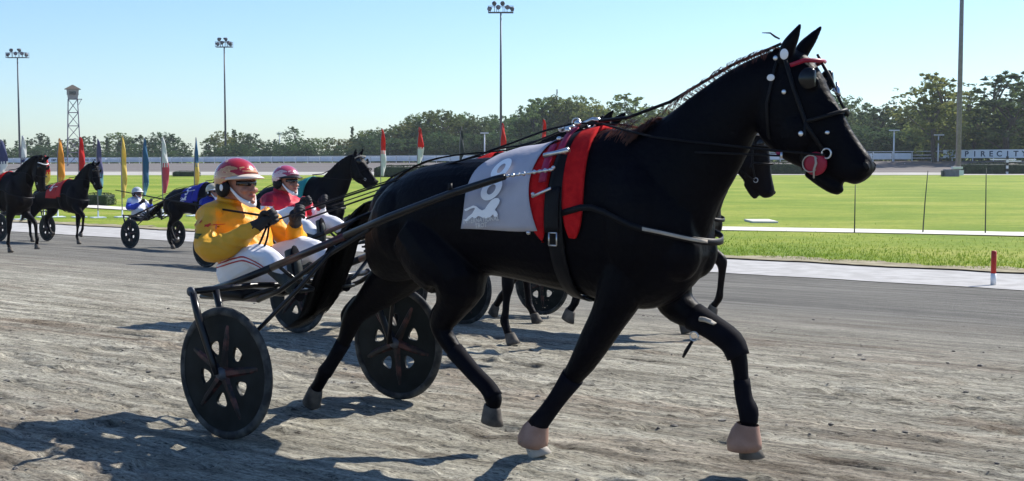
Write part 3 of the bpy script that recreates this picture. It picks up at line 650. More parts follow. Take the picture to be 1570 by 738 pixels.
for i, (px, pt, pb, lean) in enumerate(((1311, 283, 357, 0), (1416, 262, 357, .12), (1512, 258, 358, -.02))):
    X, Y, Z = gpos(px, pb, -.9); h = (pb-pt)/FPX*Y; bm = bmesh.new(); tube(bm, [(0, 0, 0), (lean*.4, 0, h*.5), (lean, 0, h)], [.022, .018, .012], 6); o = obj('pole', bm, POLE); o.location = (X, Y, Z)
    o.name = 'garden_stake'; tag(o, ['thin dark pole in the grass just right of the horse muzzle', 'thin leaning dark pole in the grass, middle of three', 'thin dark pole in the grass right of the lamp mast'][i], 'pole', 'thin bare poles along the path')
X, Y, Z = gpos(1167, 340, -.9); bm = bmesh.new(); box(bm, (0, 0, .02), (.92, 1.7, .07), bev=.012); o = obj('slab', bm, LANEM); o.location = (X, Y, -.9); tag(o, 'pale flat concrete slab lying in the grass', 'slab')
Yp = (CAMZ+.84)*FPX/(436-238); e = empty('track_marker', (at(1526, Yp), Yp, -.86)); tag(e, 'short red and white marker post at the inner edge of the track', 'marker post')
hh = 53/FPX*Yp; bm = bmesh.new(); tube(bm, [(0, 0, 0), (0, 0, hh*.34)], .05, 14); obj('white_base', bm, WHITE, e); bm = bmesh.new(); tube(bm, [(0, 0, hh*.34), (0, 0, hh*.98), (0, 0, hh)], [.048, .048, .03], 14); obj('red_top', bm, mat('marker_red', (.50, .03, .02), (.42, .03, .02), 6, .5), e)

# ---------------------------------------------------------------- feather flags
def fab(name, c): return mat('flag_'+name, c, tuple(x*.8 for x in c), 2.5, .7, .01, 5, trans=.35)
FR, FO, FY, FP, FB, FK, FWt, FN, FG, FC = fab('red', (.72, .03, .03)), fab('orange', (.85, .38, .06)), fab('yellow', (.85, .62, .16)), fab('purple', (.14, .13, .28)), fab('blue', (.05, .16, .32)), fab('pink', (.62, .10, .16)), fab('white', (.75, .75, .76)), fab('navy', (.08, .09, .20)), fab('grey', (.05, .06, .07)), fab('cyan', (.2, .42, .52))
def flag(px, pt, pb, pbase, wpx, m1, m2, label, split=.6, lean=0, yaw=.6, Y=None, seed=0, thin=False):
    Y = Y or gdep(pbase, -.93); X = at(px, Y); k = Y/FPX; h = (pbase-pt)*k; z0 = zh(pbase, Y); hb = (pbase-pb)*k; W_ = wpx*k/math.cos(yaw)
    e = empty('feather_flag', (X, Y, z0), yaw); tag(e, label, 'flag', 'feather flags planted along the infield')
    bm = bmesh.new(); P = [(lean*k*t, 0, h*t) for t in (0, .5, .8)]+[(lean*k+W_*.15, 0, h*.93), (lean*k+W_*.45, 0, h)]
    tube(bm, P, [.02, .018, .014, .010, .006], 7); obj('pole', bm, GALV, e)
    bm = bmesh.new(); box(bm, (0, 0, .03), (.5, .5, .05), bev=.01); tube(bm, [(0, 0, .05), (0, 0, .3)], .03, 8); obj('base_plate', bm, FW, e, False)
    n, mm = 26, 6; V = []; F = []; mi = []
    for i in range(n+1):
        t = i/n; z = hb+(h-hb)*t; w_ = W_*(1-.15*t)*math.sin(math.pi*min(1, .30+.70*(1-t)))**.35 if t < .98 else W_*.08
        w_ = W_*min(1, (1-t)**.45*1.25+.03)*min(1, .45+2.6*t)
        for j in range(mm+1):
            s = j/mm; x = lean*k*z/h+w_*s+W_*.2*t**3; y = .05*math.sin(z*3.1+s*2.2+seed)*s*(.3+W_) + .03*math.sin(z*7+s*5+seed*2)*s
            V.append((x, y, z+ .10*s*W_*(1-t)*math.sin(seed)))
    for i in range(n):
        for j in range(mm): F.append((i*(mm+1)+j, i*(mm+1)+j+1, (i+1)*(mm+1)+j+1, (i+1)*(mm+1)+j)); mi.append(1 if (i/n < 1-split+.06*(j % 2)) else 0)
    o = pyobj('sail', V, F, [m1, m2], e, True)
    for p, q in zip(o.data.polygons, mi): p.material_index = q
    md = o.modifiers.new('thick', 'SOLIDIFY'); md.thickness = .004
flag(2, 214, 266, 340, 10, FN, FWt, 'navy and white feather flag cut by the left edge', .75, -2, seed=1)
flag(32, 208, 250, 338, 7, FWt, FN, 'white feather flag beside the far left lamp mast', .9, 2, seed=2)
flag(67, 238, 286, 334, 8, FR, FY, 'short red feather flag with a yellow foot', .62, 1, seed=3)
flag(88, 212, 286, 334, 9, FO, FY, 'orange feather flag left of the watch tower', .9, 2, seed=4)
flag(121, 210, 262, 334, 8, FR, FR, 'all red feather flag above the horse with the red cloth', .9, 1, seed=5)
flag(150, 213, 300, 335, 8, FP, FC, 'faded purple feather flag in front of the horse with the red cloth', .7, -1, seed=6)
flag(187, 208, 304, 334, 7, FY, FY, 'pale yellow feather flag left of the driver in white and blue', .9, 0, seed=7)
flag(219, 211, 302, 332, 8, FB, FC, 'blue feather flag above the driver in white and blue', .85, 1, seed=8)
flag(250, 210, 297, 332, 9, FWt, FK, 'white and pink feather flag above the blue clothed horse', .55, -2, seed=9)
flag(297, 211, 295, 332, 6, FB, FY, 'narrow blue and green feather flag behind the orange jacketed driver', .55, 3, seed=10)
flag(584, 197, 270, 320, 8, FR, FWt, 'red and white feather flag right of the dark horse head', .55, 0, seed=11)
flag(639, 195, 252, 320, 9, FR, FWt, 'red and white feather flag, second from the dark horse head', .6, 2, seed=12)
flag(704, 194, 246, 320, 6, FG, FG, 'thin dark feather flag above the white saddle cloth', .42, 2, .75, seed=13)
flag(764, 189, 244, 320, 9, FR, FWt, 'red feather flag at the foot of the tall middle mast', .72, 5, seed=14)
flag(827, 183, 240, 320, 8, FR, FWt, 'red feather flag just left of the red harness pad', .92, 5, seed=15)
flag(899, 182, 240, 320, 9, FWt, FN, 'white and blue feather flag tip above the nearest horse', .5, 3, seed=16)
#HORSES
# ================================================================ HORSES (built in team space: x forward from the axle, y left, z up)
HU = 1.4
TRUNK = [(.40, 1.10, .42, .90, .06), (.45, 1.22, .45, .84, .14), (.56, 1.355, .57, .82, .20), (.77, 1.45, .78, .86, .25), (1.02, 1.49, 1.02, .885, .262), (1.32, 1.512, 1.32, .885, .27),
         (1.6, 1.56, 1.62, .845, .275), (1.8, 1.62, 1.82, .82, .262), (2.0, 1.642, 2.03, .775, .24), (2.17, 1.60, 2.22, .79, .225), (2.30, 1.50, 2.38, .90, .19), (2.42, 1.36, 2.46, 1.04, .12)]
NECK = [(1.98, 1.61, 2.33, .95, .205), (2.12, 1.635, 2.45, 1.13, .17), (2.25, 1.70, 2.515, 1.28, .135), (2.40, 1.80, 2.59, 1.40, .108), (2.58, 1.905, 2.655, 1.52, .095), (2.76, 1.975, 2.69, 1.60, .088), (2.86, 1.985, 2.74, 1.63, .075)]
HEAD = [(2.80, 2.0, 2.70, 1.66, .07), (2.87, 1.985, 2.74, 1.58, .092), (2.945, 1.95, 2.80, 1.525, .10), (3.00, 1.885, 2.86, 1.485, .098), (3.05, 1.79, 2.93, 1.455, .082), (3.105, 1.705, 2.99, 1.425, .066),
        (3.15, 1.625, 3.045, 1.42, .056), (3.20, 1.555, 3.09, 1.405, .055), (3.238, 1.505, 3.13, 1.398, .056), (3.248, 1.465, 3.17, 1.388, .048), (3.24, 1.43, 3.20, 1.398, .030)]
TR = np.array(crom(TRUNK, 8))
def surf(u, th, off=0.0):                             # point on the barrel; th = 0 on the spine, + = right flank
    t = [np.interp(u, TR[:, 0], TR[:, k]) for k in range(5)]
    c = (t[1]+t[3])/2; a = (t[1]-t[3])/2; hw = t[4]
    nx, nz = math.sin(th)/hw, math.cos(th)/a; nl = math.hypot(nx, nz)
    return Vector((u, -(hw*math.sin(th)+off*nx/nl), c+a*math.cos(th)+off*nz/nl))
def th_of(u, z):
    t = [np.interp(u, TR[:, 0], TR[:, k]) for k in range(5)]
    return math.acos(max(-1, min(1, (z-(t[1]+t[3])/2)/((t[1]-t[3])/2))))
def bender(al, be):
    P1 = (2.12, 1.40); P2 = (2.80, 1.84)
    def f(p):
        u, v, z = p
        t = max(0, min(1, (z-.8)/.5)); t2 = max(0, min(1, ((u-2.66)*.8+(z-1.80)*-.35+.04)/.20))
        if be and u > 2.55 and z > 1.15:
            a = be*t2; x, y = u-P2[0], z-P2[1]; u, z = P2[0]+x*math.cos(a)+y*math.sin(a), P2[1]-x*math.sin(a)+y*math.cos(a)
        s = max(0, min(1, ((p[0]-2.05)*.85+(p[2]-1.35)*.53)/.55))
        if al and s > 0:
            a = al*s; x, y = u-P1[0], z-P1[1]; u, z = P1[0]+x*math.cos(a)+y*math.sin(a), P1[1]-x*math.sin(a)+y*math.cos(a)
        return Vector((u, v, z))
    return f
def place(me, dx, fn=None):                           # into the thing's own space
    if isinstance(me, bmesh.types.BMesh):
        for v in me.verts:
            if fn: v.co = fn(v.co)
            v.co.x -= dx
    else:
        for v in me.vertices:
            if fn: v.co = fn(v.co)
            v.co.x -= dx
    return me
LEG = {
 'fore_reach': [(2.20, 1.10, .13), (2.20, .92, .115), (2.235, .80, .092), (2.33, .74, .066), (2.43, .695, .056), (2.53, .635, .056), (2.568, .565, .049), (2.585, .46, .041), (2.60, .37, .042), (2.622, .315, .050), (2.625, .26, .043), (2.615, .20, .044), (2.61, .17, .05)],
 'fore_plant_back': [(2.10, 1.05, .13), (2.06, .86, .115), (2.005, .74, .092), (1.93, .62, .080), (1.86, .51, .066), (1.80, .43, .061), (1.72, .325, .047), (1.65, .235, .046), (1.59, .165, .052), (1.555, .11, .045), (1.555, .07, .05)],
 'hind_fwd': [(.84, 1.10, .19), (.98, .98, .20), (1.10, .86, .155), (1.06, .74, .095), (1.00, .655, .070), (.985, .60, .064), (1.07, .495, .052), (1.19, .395, .045), (1.285, .325, .046), (1.325, .275, .050), (1.32, .235, .045), (1.31, .22, .05)],
 'hind_push': [(.70, 1.06, .18), (.54, .92, .165), (.38, .79, .125), (.24, .68, .085), (.135, .60, .066), (.085, .53, .064), (.03, .42, .048), (-.06, .30, .043), (-.125, .225, .049), (-.165, .165, .044), (-.20, .12, .045)],
 'fore_plant': [(2.12, 1.05, .13), (2.09, .86, .11), (2.06, .72, .080), (2.04, .60, .058), (2.04, .50, .054), (2.03, .40, .040), (2.02, .27, .038), (2.01, .20, .046), (2.04, .13, .04), (2.06, .09, .046)],
 'fore_fold': [(2.20, 1.08, .13), (2.28, .96, .105), (2.40, .86, .075), (2.50, .79, .058), (2.57, .73, .054), (2.585, .65, .042), (2.58, .50, .036), (2.57, .40, .044), (2.54, .345, .038), (2.51, .31, .045)],
 'hind_lift': [(.84, 1.10, .19), (.92, .95, .19), (.95, .84, .14), (.84, .72, .088), (.74, .64, .066), (.72, .57, .060), (.77, .46, .045), (.83, .36, .042), (.86, .31, .048), (.90, .26, .043), (.92, .24, .048)],
 'hind_plant': [(.70, 1.08, .18), (.60, .93, .17), (.55, .82, .135), (.46, .68, .085), (.38, .58, .066), (.37, .51, .062), (.39, .40, .046), (.41, .26, .042), (.42, .19, .048), (.46, .13, .043), (.48, .09, .047)]}
HOOFS = {'fore_reach': ((2.61, .185), (2.62, .09), .1), 'fore_plant_back': ((1.555, .085), (1.585, 0.0), 0), 'hind_fwd': ((1.31, .235), (1.29, .145), .3), 'hind_push': ((-.20, .125), (-.26, .03), .75),
         'fore_plant': ((2.06, .10), (2.09, 0.0), 0), 'fore_fold': ((2.515, .32), (2.47, .235), 1.3), 'hind_lift': ((.92, .25), (.985, .19), -.5), 'hind_plant': ((.48, .10), (.51, 0.0), 0)}
def hoof_bm(kind, y):
    (x0, z0), (x1, z1), _ = HOOFS[kind]; bm = bmesh.new(); a = Vector((x0, y, z0)); b = Vector((x1, y, z1)); d = (b-a).normalized(); f = Vector((0, 1, 0)).cross(d); f = -f if f.x < 0 and abs(f.x) > .3 else f
    rings = []
    for t, r, sh in ((0, .042, 0), (.12, .047, .002), (.6, .055, .01), (.97, .062, .018), (1, .057, .018)):
        c = a.lerp(b, t); rings.append([bm.verts.new(c+f*(math.cos(q)*r*(1.12 if math.cos(q) > 0 else .85)+sh)+Vector((0, 1, 0))*math.sin(q)*r*.92) for q in [2*math.pi*i/20 for i in range(20)]])
    for i in range(4):
        for k in range(20): bm.faces.new((rings[i][k], rings[i][(k+1) % 20], rings[i+1][(k+1) % 20], rings[i+1][k]))
    bm.faces.new(rings[0][::-1]); bm.faces.new(rings[-1]); bmesh.ops.recalc_face_normals(bm, faces=bm.faces); return bm
def make_horse(legs, fn, voxel, coat, label, main=False, tail=0):
    """legs = (right fore, left fore, right hind, left hind)"""
    t = empty('horse'); tag(t, label, 'horse')
    bm = bmesh.new(); loft2(bm, TRUNK, 0, 32, 4, 2.15); loft2(bm, NECK, 0, 28, 5, 2.1); loft2(bm, HEAD, 0, 24, 4, 2.25)
    for s in (-1, 1):                                 # muscle masses
        ball(bm, (.72, s*.12, 1.14), (.22, .14, .22)); ball(bm, (2.14, s*.13, 1.20), (.20, .13, .30)); ball(bm, (2.93, s*.065, 1.62), (.085, .045, .10)); ball(bm, (2.34, s*.08, 1.06), (.13, .10, .14))
        ball(bm, (3.0, s*.075, 1.83), (.035, .022, .03)); ball(bm, (3.215, s*.036, 1.46), (.035, .022, .03))
        e0 = Vector((2.855+.015*(s > 0), s*.055, 1.95)); tip = Vector((2.945+.035*(s > 0), s*.075, 2.088))
        limb(bm, [(e0.x, e0.y, e0.z-.03, .030), (*e0.lerp(tip, .25), .034), (*e0.lerp(tip, .55), .027), (*e0.lerp(tip, .85), .013), (*tip, .005)], 3, 12)
    HK = {'hind_fwd': ((.975, .55), (.935, .655), (.995, .76)), 'hind_push': ((.075, .50), (.045, .585), (.14, .69)), 'hind_lift': ((.70, .53), (.672, .61), (.765, .70)), 'hind_plant': ((.36, .50), (.325, .59), (.40, .69))}
    for k, y in zip(legs[2:], (-.135, .135)): limb(bm, [(q[0], y, q[1], r) for q, r in zip(HK[k], (.026, .031, .024))], 3, 10)
    limb(bm, [(2.97, 0, 1.455, .045), (3.02, 0, 1.415, .040), (3.07, 0, 1.382, .036), (3.105, 0, 1.368, .030)], 3, 14); ball(bm, (3.085, 0, 1.365), (.036, .032, .022))      # chin
    ys = (-.125, .125, -.135, .135)
    for k, y in zip(legs, ys):
        n = len(LEG[k]); P = []
        for i, (x, z, r) in enumerate(LEG[k]): P.append((x, y*(.70 if i == 0 else .9 if i == 1 else 1), z, r*(.86 if i > 4 else 1)))
        limb(bm, P, 3, 16)
    me = union(bm, voxel, 4, .5); place(me, HU, fn); obj('body', me, coat, t)
    for k, y in zip(legs, ys):
        o = obj('hoof', place(hoof_bm(k, y), HU), HOOF if k != 'fore_plant_back' else DUST_SUNLIT, t)
    for s in (-1, 1):
        bm = bmesh.new(); ball(bm, (3.005, s*.088, 1.83), (.018, .012, .016)); obj('eye', place(bm, HU, fn), SHADES, t)
        bm = bmesh.new(); ball(bm, (3.232, s*.047, 1.468), (.014, .006, .018)); obj('nostril', place(bm, HU, fn), LEATHER, t)
    # tail
    rd = random.Random(3+tail); V = []; F = []
    path = [(.44, 1.19), (.32, 1.16), (.17, 1.02), (.07, .84), (.0, .70), (-.08, .59), (-.20, .53)] if tail == 0 else [(.50, 1.17), (.30, 1.12), (.10, 1.00), (-.08, .86), (-.22, .78), (-.33, .74), (-.42, .72)]
    Q = crom(path, 3)
    for i in range(1100 if main else 260):
        a = rd.uniform(0, 6.28); ro = rd.random()**.5; n = len(Q); end = rd.randint(n-7, n); pts = []
        for j in range(0, end):
            g = .03+.075*math.sin(min(1, j/n*1.3)*math.pi*.7); pts.append(Vector((Q[j][0]+math.cos(a)*ro*g+rd.gauss(0, .004), math.sin(a)*ro*g*1.1, Q[j][1]+math.cos(a)*ro*g*.6)))
        strand(V, F, pts[0], pts, (.010 if main else .02), Vector((math.sin(a)*.6, math.cos(a), .2)).normalized())
    o = pyobj('tail', [Vector((v.x-HU, v.y, v.z)) for v in V], F, HAIR, t)
    # mane
    V = []; F = []; crest = crom([(2.02, 1.645), (2.14, 1.635), (2.25, 1.70), (2.40, 1.80), (2.58, 1.905), (2.76, 1.975), (2.85, 1.99)], 6)
    def hair(n, lo, hi, ln, side, back, wdt=.010, lift=.0):
        for i in range(n):
            j = rd.uniform(lo, hi)*(len(crest)-1); c = crest[int(j)]*(1-j % 1)+crest[min(len(crest)-1, int(j)+1)]*(j % 1); l_ = ln*rd.uniform(.5, 1.2); s = side if side else rd.choice((-1, 1)); out = rd.uniform(.5, 1)
            p = Vector((c[0], s*.008, c[1]-.008)); pts = []
            for q in range(6):
                u = q/5; pts.append(fn(p+Vector((-back*l_*u+rd.gauss(0, .004), s*(.05+.08*out)*math.sin(u*1.6), lift*l_*math.sin(u*3.1)-l_*u*u*.8))))
            strand(V, F, p, pts, wdt, Vector((1, .3, 0)).normalized())
    if main:
        hair(420, .02, .34, .24, -1, .85, .009); hair(260, .08, .95, .06, 0, .5, .006, .35); hair(40, .12, .32, .22, -1, 1.3, .004, .25)
    else:
        hair(420, .05, 1, .26, -1, .35, .022, .12); hair(120, .2, 1, .16, 1, .5, .02, .25)
    pyobj('mane', [Vector((v.x-HU, v.y, v.z)) for v in V], F, HAIRR if main else HAIR, t)
    if main:
        V = []; F = []                                 # whiskers and short hair at the fetlocks stay part of the coat; bell boots and wraps below
    return t
def patch(u0, u1, t0, t1, off, nu=10, nt=24, edge=None, wr=0, seed=0):
    V = []; F = []
    for i in range(nt+1):
        tt = t0+(t1-t0)*i/nt; a, b = (u0, u1) if edge is None else edge(i/nt)
        for j in range(nu+1):
            u = a+(b-a)*j/nu; o_ = off+(wr*(noise2(np.array([u*7+seed]), np.array([tt*2.6+3.]), 31)[0]-.2) if wr else 0); V.append(surf(u, tt, o_))
    for i in range(nt):
        for j in range(nu): a = i*(nu+1)+j; F.append((a, a+1, a+nu+2, a+nu+1))
    return V, F
def thick(o, t): m = o.modifiers.new('thick', 'SOLIDIFY'); m.thickness = t; m.offset = 1; return o
def hpy(name, V, F, m, p): return pyobj(name, [Vector((v[0]-HU, v[1], v[2])) for v in V], F, m, p, True)
def on_cloth(me, cu, cz, scale, off, parent, m, name, step=.018, sh=.0):
    bm = chop(me, step/scale)
    for v in bm.verts:
        x, y = v.co.x*scale, v.co.y*scale; u = cu+x+y*.05; z = cz+y+x*(.10+sh); th = th_of(u, z); p = surf(u, th, off); v.co = p; v.co.x -= HU
    bmesh.ops.recalc_face_normals(bm, faces=bm.faces)
    return obj(name, bm, m, parent, False)
def make_cloth(num, m, ink, label, emblem=True):
    t = empty('saddle_cloth'); tag(t, label, 'saddle cloth')
    def edge(f):
        a = abs(f-.5)*2                                # 0 at spine .. 1 at the hem
        return (1.335-.11*a**.7 + .01*math.sin(a*9), 1.70-.05*math.sin(a*3.1)*1.4+.0*a)
    V, F = patch(0, 0, -R(99), R(99), .020, 16, 44, edge, .016)
    thick(hpy('cloth', V, F, m, t), .003)
    if num == '8':                                    # heavy slanted numeral
        def ring(cx, cy, rx, ry, n=28, sl=.18): return [(cx+rx*math.cos(2*math.pi*i/n)+sl*(cy+ry*math.sin(2*math.pi*i/n)), cy+ry*math.sin(2*math.pi*i/n)) for i in range(n)]
        out = [p for p in ring(0, .5, .62, .52) if p[1] > -.02]; lo = [p for p in ring(0, -.55, .72, .58) if p[1] < .02]
        out.sort(key=lambda p: -math.atan2(p[1]-.0, p[0]-.18*p[1])); 
        me = shape_mesh([ring(0, .52, .62, .52), ring(0, .54, .23, .24)]); on_cloth(me, 1.432, 1.378, .086, .0395, t, ink, 'number', .02)
        me = shape_mesh([ring(0, -.50, .72, .58), ring(0, -.52, .29, .26)]); on_cloth(me, 1.432, 1.378, .086, .0385, t, ink, 'number', .02)
    else: on_cloth(text_mesh(num, 1, .03), 1.45, 1.32, .24, .038, t, ink, 'number')
    if emblem:                                        # running horse in white over two lines of small print
        P = [(-1.0, .10), (-.93, .02), (-.80, .03), (-.62, .10), (-.42, .12), (-.36, .08), (-.50, -.10), (-.58, -.15), (-.72, -.22), (-.86, -.33), (-1.02, -.33), (-.86, -.40), (-.70, -.38), (-.56, -.29), (-.48, -.26),
             (-.38, -.32), (-.28, -.32), (-.14, -.24), (0, -.28), (.18, -.36), (.42, -.38), (.60, -.32), (.72, -.24), (.80, -.34), (.94, -.36), (1.0, -.26), (.92, -.14), (.80, -.06), (.90, .06), (1.0, .20), (1.02, .32), (.92, .42), (.72, .44), (.52, .36), (.34, .18), (.22, .02), (.06, -.02), (-.12, .06), (-.30, .17), (-.50, .22), (-.74, .16)]
        on_cloth(shape_mesh([P]), 1.375, 1.240, .108, .0385, t, ink, 'emblem', .02)
        for k, (s, z, sz) in enumerate((('INTERNATIONAL', 1.186, .028), ('TROT', 1.162, .028))):
            on_cloth(text_mesh(s, 1, .025, space=1.05), 1.375, z, sz, .0385, t, PRINTG, 'small_print', .01)
    return t
def make_harness(fn, pad, label, main=False):
    t = empty('harness'); tag(t, label, 'harness')
    if main:
        V, F = patch(0, 0, R(16), R(108), .012, 6, 30, lambda f: (1.622-.03*math.sin(f*3.1)+.10*f**5, 1.742-.012*f+.01*f**3-.03*f**12)); thick(hpy('fleece_pad', V, F, pad, t), .040)
        V, F = patch(0, 0, -R(100), -R(16), .030, 6, 20, lambda f: (1.62, 1.73)); thick(hpy('fleece_pad', V, F, pad, t), .022)
        V, F = patch(0, 0, -R(95), R(103), .024, 7, 48, lambda f: (1.805+.035*abs(2*f-1)+.03*abs(2*f-1)**10, 1.90+.055*abs(2*f-1)-.055*abs(2*f-1)**9)); thick(hpy('fleece_pad', V, F, pad, t), .026)
    else:
        V, F = patch(1.66, 1.84, -R(95), R(95), .03, 5, 30); thick(hpy('fleece_pad', V, F, pad, t), .02)
    V, F = patch(1.755, 1.835, -R(179), R(179), .022, 3, 60); thick(hpy('girth_strap', V, F, LEATHER, t), .009)
    if main:
        V, F = patch(1.715, 1.75, R(36), R(66), .058, 2, 8); thick(hpy('pink_keeper', V, F, PINK, t), .012)
        V, F = patch(1.765, 1.80, R(14), R(42), .050, 2, 8); thick(hpy('pink_keeper', V, F, PINK, t), .010)
        V, F = patch(1.75, 1.825, R(70), R(100), .040, 3, 8); thick(hpy('girth_guard', V, F, LEATHER, t), .014)
        for u, th, r in ((1.80, 14, .016), (1.78, 24, .014), (1.83, 47, .014), (1.70, 74, .009), (1.79, 58, .009), (1.68, 99, .010), (1.76, 33, .011)):
            bm = bmesh.new(); ball(bm, surf(u, R(th), .066), (r*1.2, r, r)); obj('buckle', place(bm, HU), METAL, t)
        bm = bmesh.new(); a, b = surf(1.70, R(76), .072), surf(1.80, R(72), .072); tube(bm, [a, b], .007, 8); obj('pin', place(bm, HU), METAL, t)
        bm = bmesh.new(); a, b = surf(1.73, R(49), .085), surf(1.86, R(47), .080); tube(bm, [a, a.lerp(b, .5), b], [.013, .011, .014], 10); obj('shaft_hook', place(bm, HU), METAL, t)
        p = surf(1.80, R(104), .05)
        bm = bmesh.new()
        for d in ((-.022, .03, -.022, -.03), (-.022, -.03, .022, -.03), (.022, -.03, .022, .03), (.022, .03, -.022, .03)): tube(bm, [p+Vector((d[0], 0, d[1])), p+Vector((d[2], 0, d[3]))], .004, 6)
        obj('girth_buckle', place(bm, HU), METAL, t)
        bm = bmesh.new()                               # terrets and screws on the saddle tree
        for y in (-.07, .07):
            for k in range(14): a0, a1 = 2*math.pi*k/14, 2*math.pi*(k+1)/14; tube(bm, [(1.78+.022*math.cos(a0), y, 1.672+.022*math.sin(a0)), (1.78+.022*math.cos(a1), y, 1.672+.022*math.sin(a1))], .005, 6, False)
        tube(bm, [(1.66, -.02, 1.64), (1.72, -.02, 1.655), (1.77, 0, 1.67)], [.012, .016, .010], 8); ball(bm, (1.665, -.03, 1.645), .016)
        tube(bm, [(1.76, 0, 1.66), (1.83, 0, 1.69), (1.87, 0, 1.685)], [.012, .01, .012], 8)
        obj('terret', place(bm, HU), METAL, t)
    # breast collar, crupper, back strap
    bm = bmesh.new(); pts = []
    for u, y, z in ((1.84, -.285, 1.24), (2.0, -.28, 1.27), (2.2, -.255, 1.19), (2.34, -.222, 1.16), (2.46, -.15, 1.13), (2.51, -.05, 1.115), (2.51, .05, 1.115), (2.46, .15, 1.13), (2.34, .222, 1.16), (2.2, .255, 1.19), (2.0, .28, 1.27), (1.84, .285, 1.24)): pts.append((u, y, z))
    Q = [tuple(q) for q in crom(pts, 3)]; tube(bm, Q, 1, 8, flat=(.020, .006)) if False else None
    V = []; F = []
    for i, q in enumerate(Q): V += [Vector((q[0], q[1], q[2]+.016)), Vector((q[0]+.001, q[1]*1.004, q[2]-.016))]
    for i in range(len(Q)-1): F.append((2*i, 2*i+1, 2*i+3, 2*i+2))
    thick(hpy('breast_collar', V, F, LEATHER, t), .003)
    if main:
        V = []; F = []; Q2 = Q[7:15]
        for i, q in enumerate(Q2): V += [Vector((q[0]+.012, q[1]-.012, q[2]+.010)), Vector((q[0]+.012, q[1]-.012, q[2]-.006))]
        for i in range(len(Q2)-1): F.append((2*i, 2*i+1, 2*i+3, 2*i+2))
        thick(hpy('collar_edge', V, F, DUST_SUNLIT, t), .004)
    V = []; F = []
    for i, u in enumerate(np.linspace(.54, 1.78, 16)):
        p = surf(u, 0, .026); V += [p+Vector((0, .014, 0)), p-Vector((0, .014, 0))]
        if i: F.append((2*i-2, 2*i-1, 2*i+1, 2*i))
    thick(hpy('back_strap', V, F, LEATHER, t), .006)
    for s in (-1, 1):                                  # driving lines and the check
        if main: pts = [(-.26, s*.13, 1.135), (.4, s*.115, 1.33), (1.2, s*.10, 1.53), (1.78, s*.07, 1.672), (2.25, s*.155, 1.60), (2.75, s*.13, 1.545), (3.07, s*.095, 1.515)]
        else: pts = [(-.26, s*.13, 1.135), (.8, s*.11, 1.43), (1.78, s*.07, 1.64)]+[tuple(fn(Vector(p))) for p in ((2.25, s*.155, 1.62), (2.75, s*.13, 1.56), (3.07, s*.095, 1.515))]
        bm = bmesh.new(); q = [Vector((p[0], p[1], p[2]-.018*math.sin(math.pi*i/3) if i < 4 else p[2])) for i, p in enumerate(pts)]
        tube(bm, [tuple(x) for x in crom([tuple(p) for p in q], 3)], .0055 if main else .006, 6); obj('driving_line', place(bm, HU), LEATHER, t)
    bm = bmesh.new(); P = [(1.80, 0, 1.675)]+[tuple(fn(Vector(p))) for p in ((2.03, 0, 1.695), (2.26, 0, 1.765), (2.58, 0, 1.925), (2.82, 0, 2.01))]; tube(bm, P, [.010, .008, .008, .007, .007], 8); obj('overcheck', place(bm, HU), LEATHER, t)
    if main:                                           # lower strap from the tug towards the driver, pole strap by the cheek
        bm = bmesh.new(); tube(bm, [(2.48, -.16, 1.528), (2.88, -.125, 1.512)], 1, 6, flat=(.011, .005)); obj('pole_strap', place(bm, HU), LEATHER, t)
        bm = bmesh.new(); tube(bm, [(2.885, -.128, 1.500), (2.885, -.128, 1.528)], .006, 6); obj('strap_end', place(bm, HU), METAL, t)
    return t
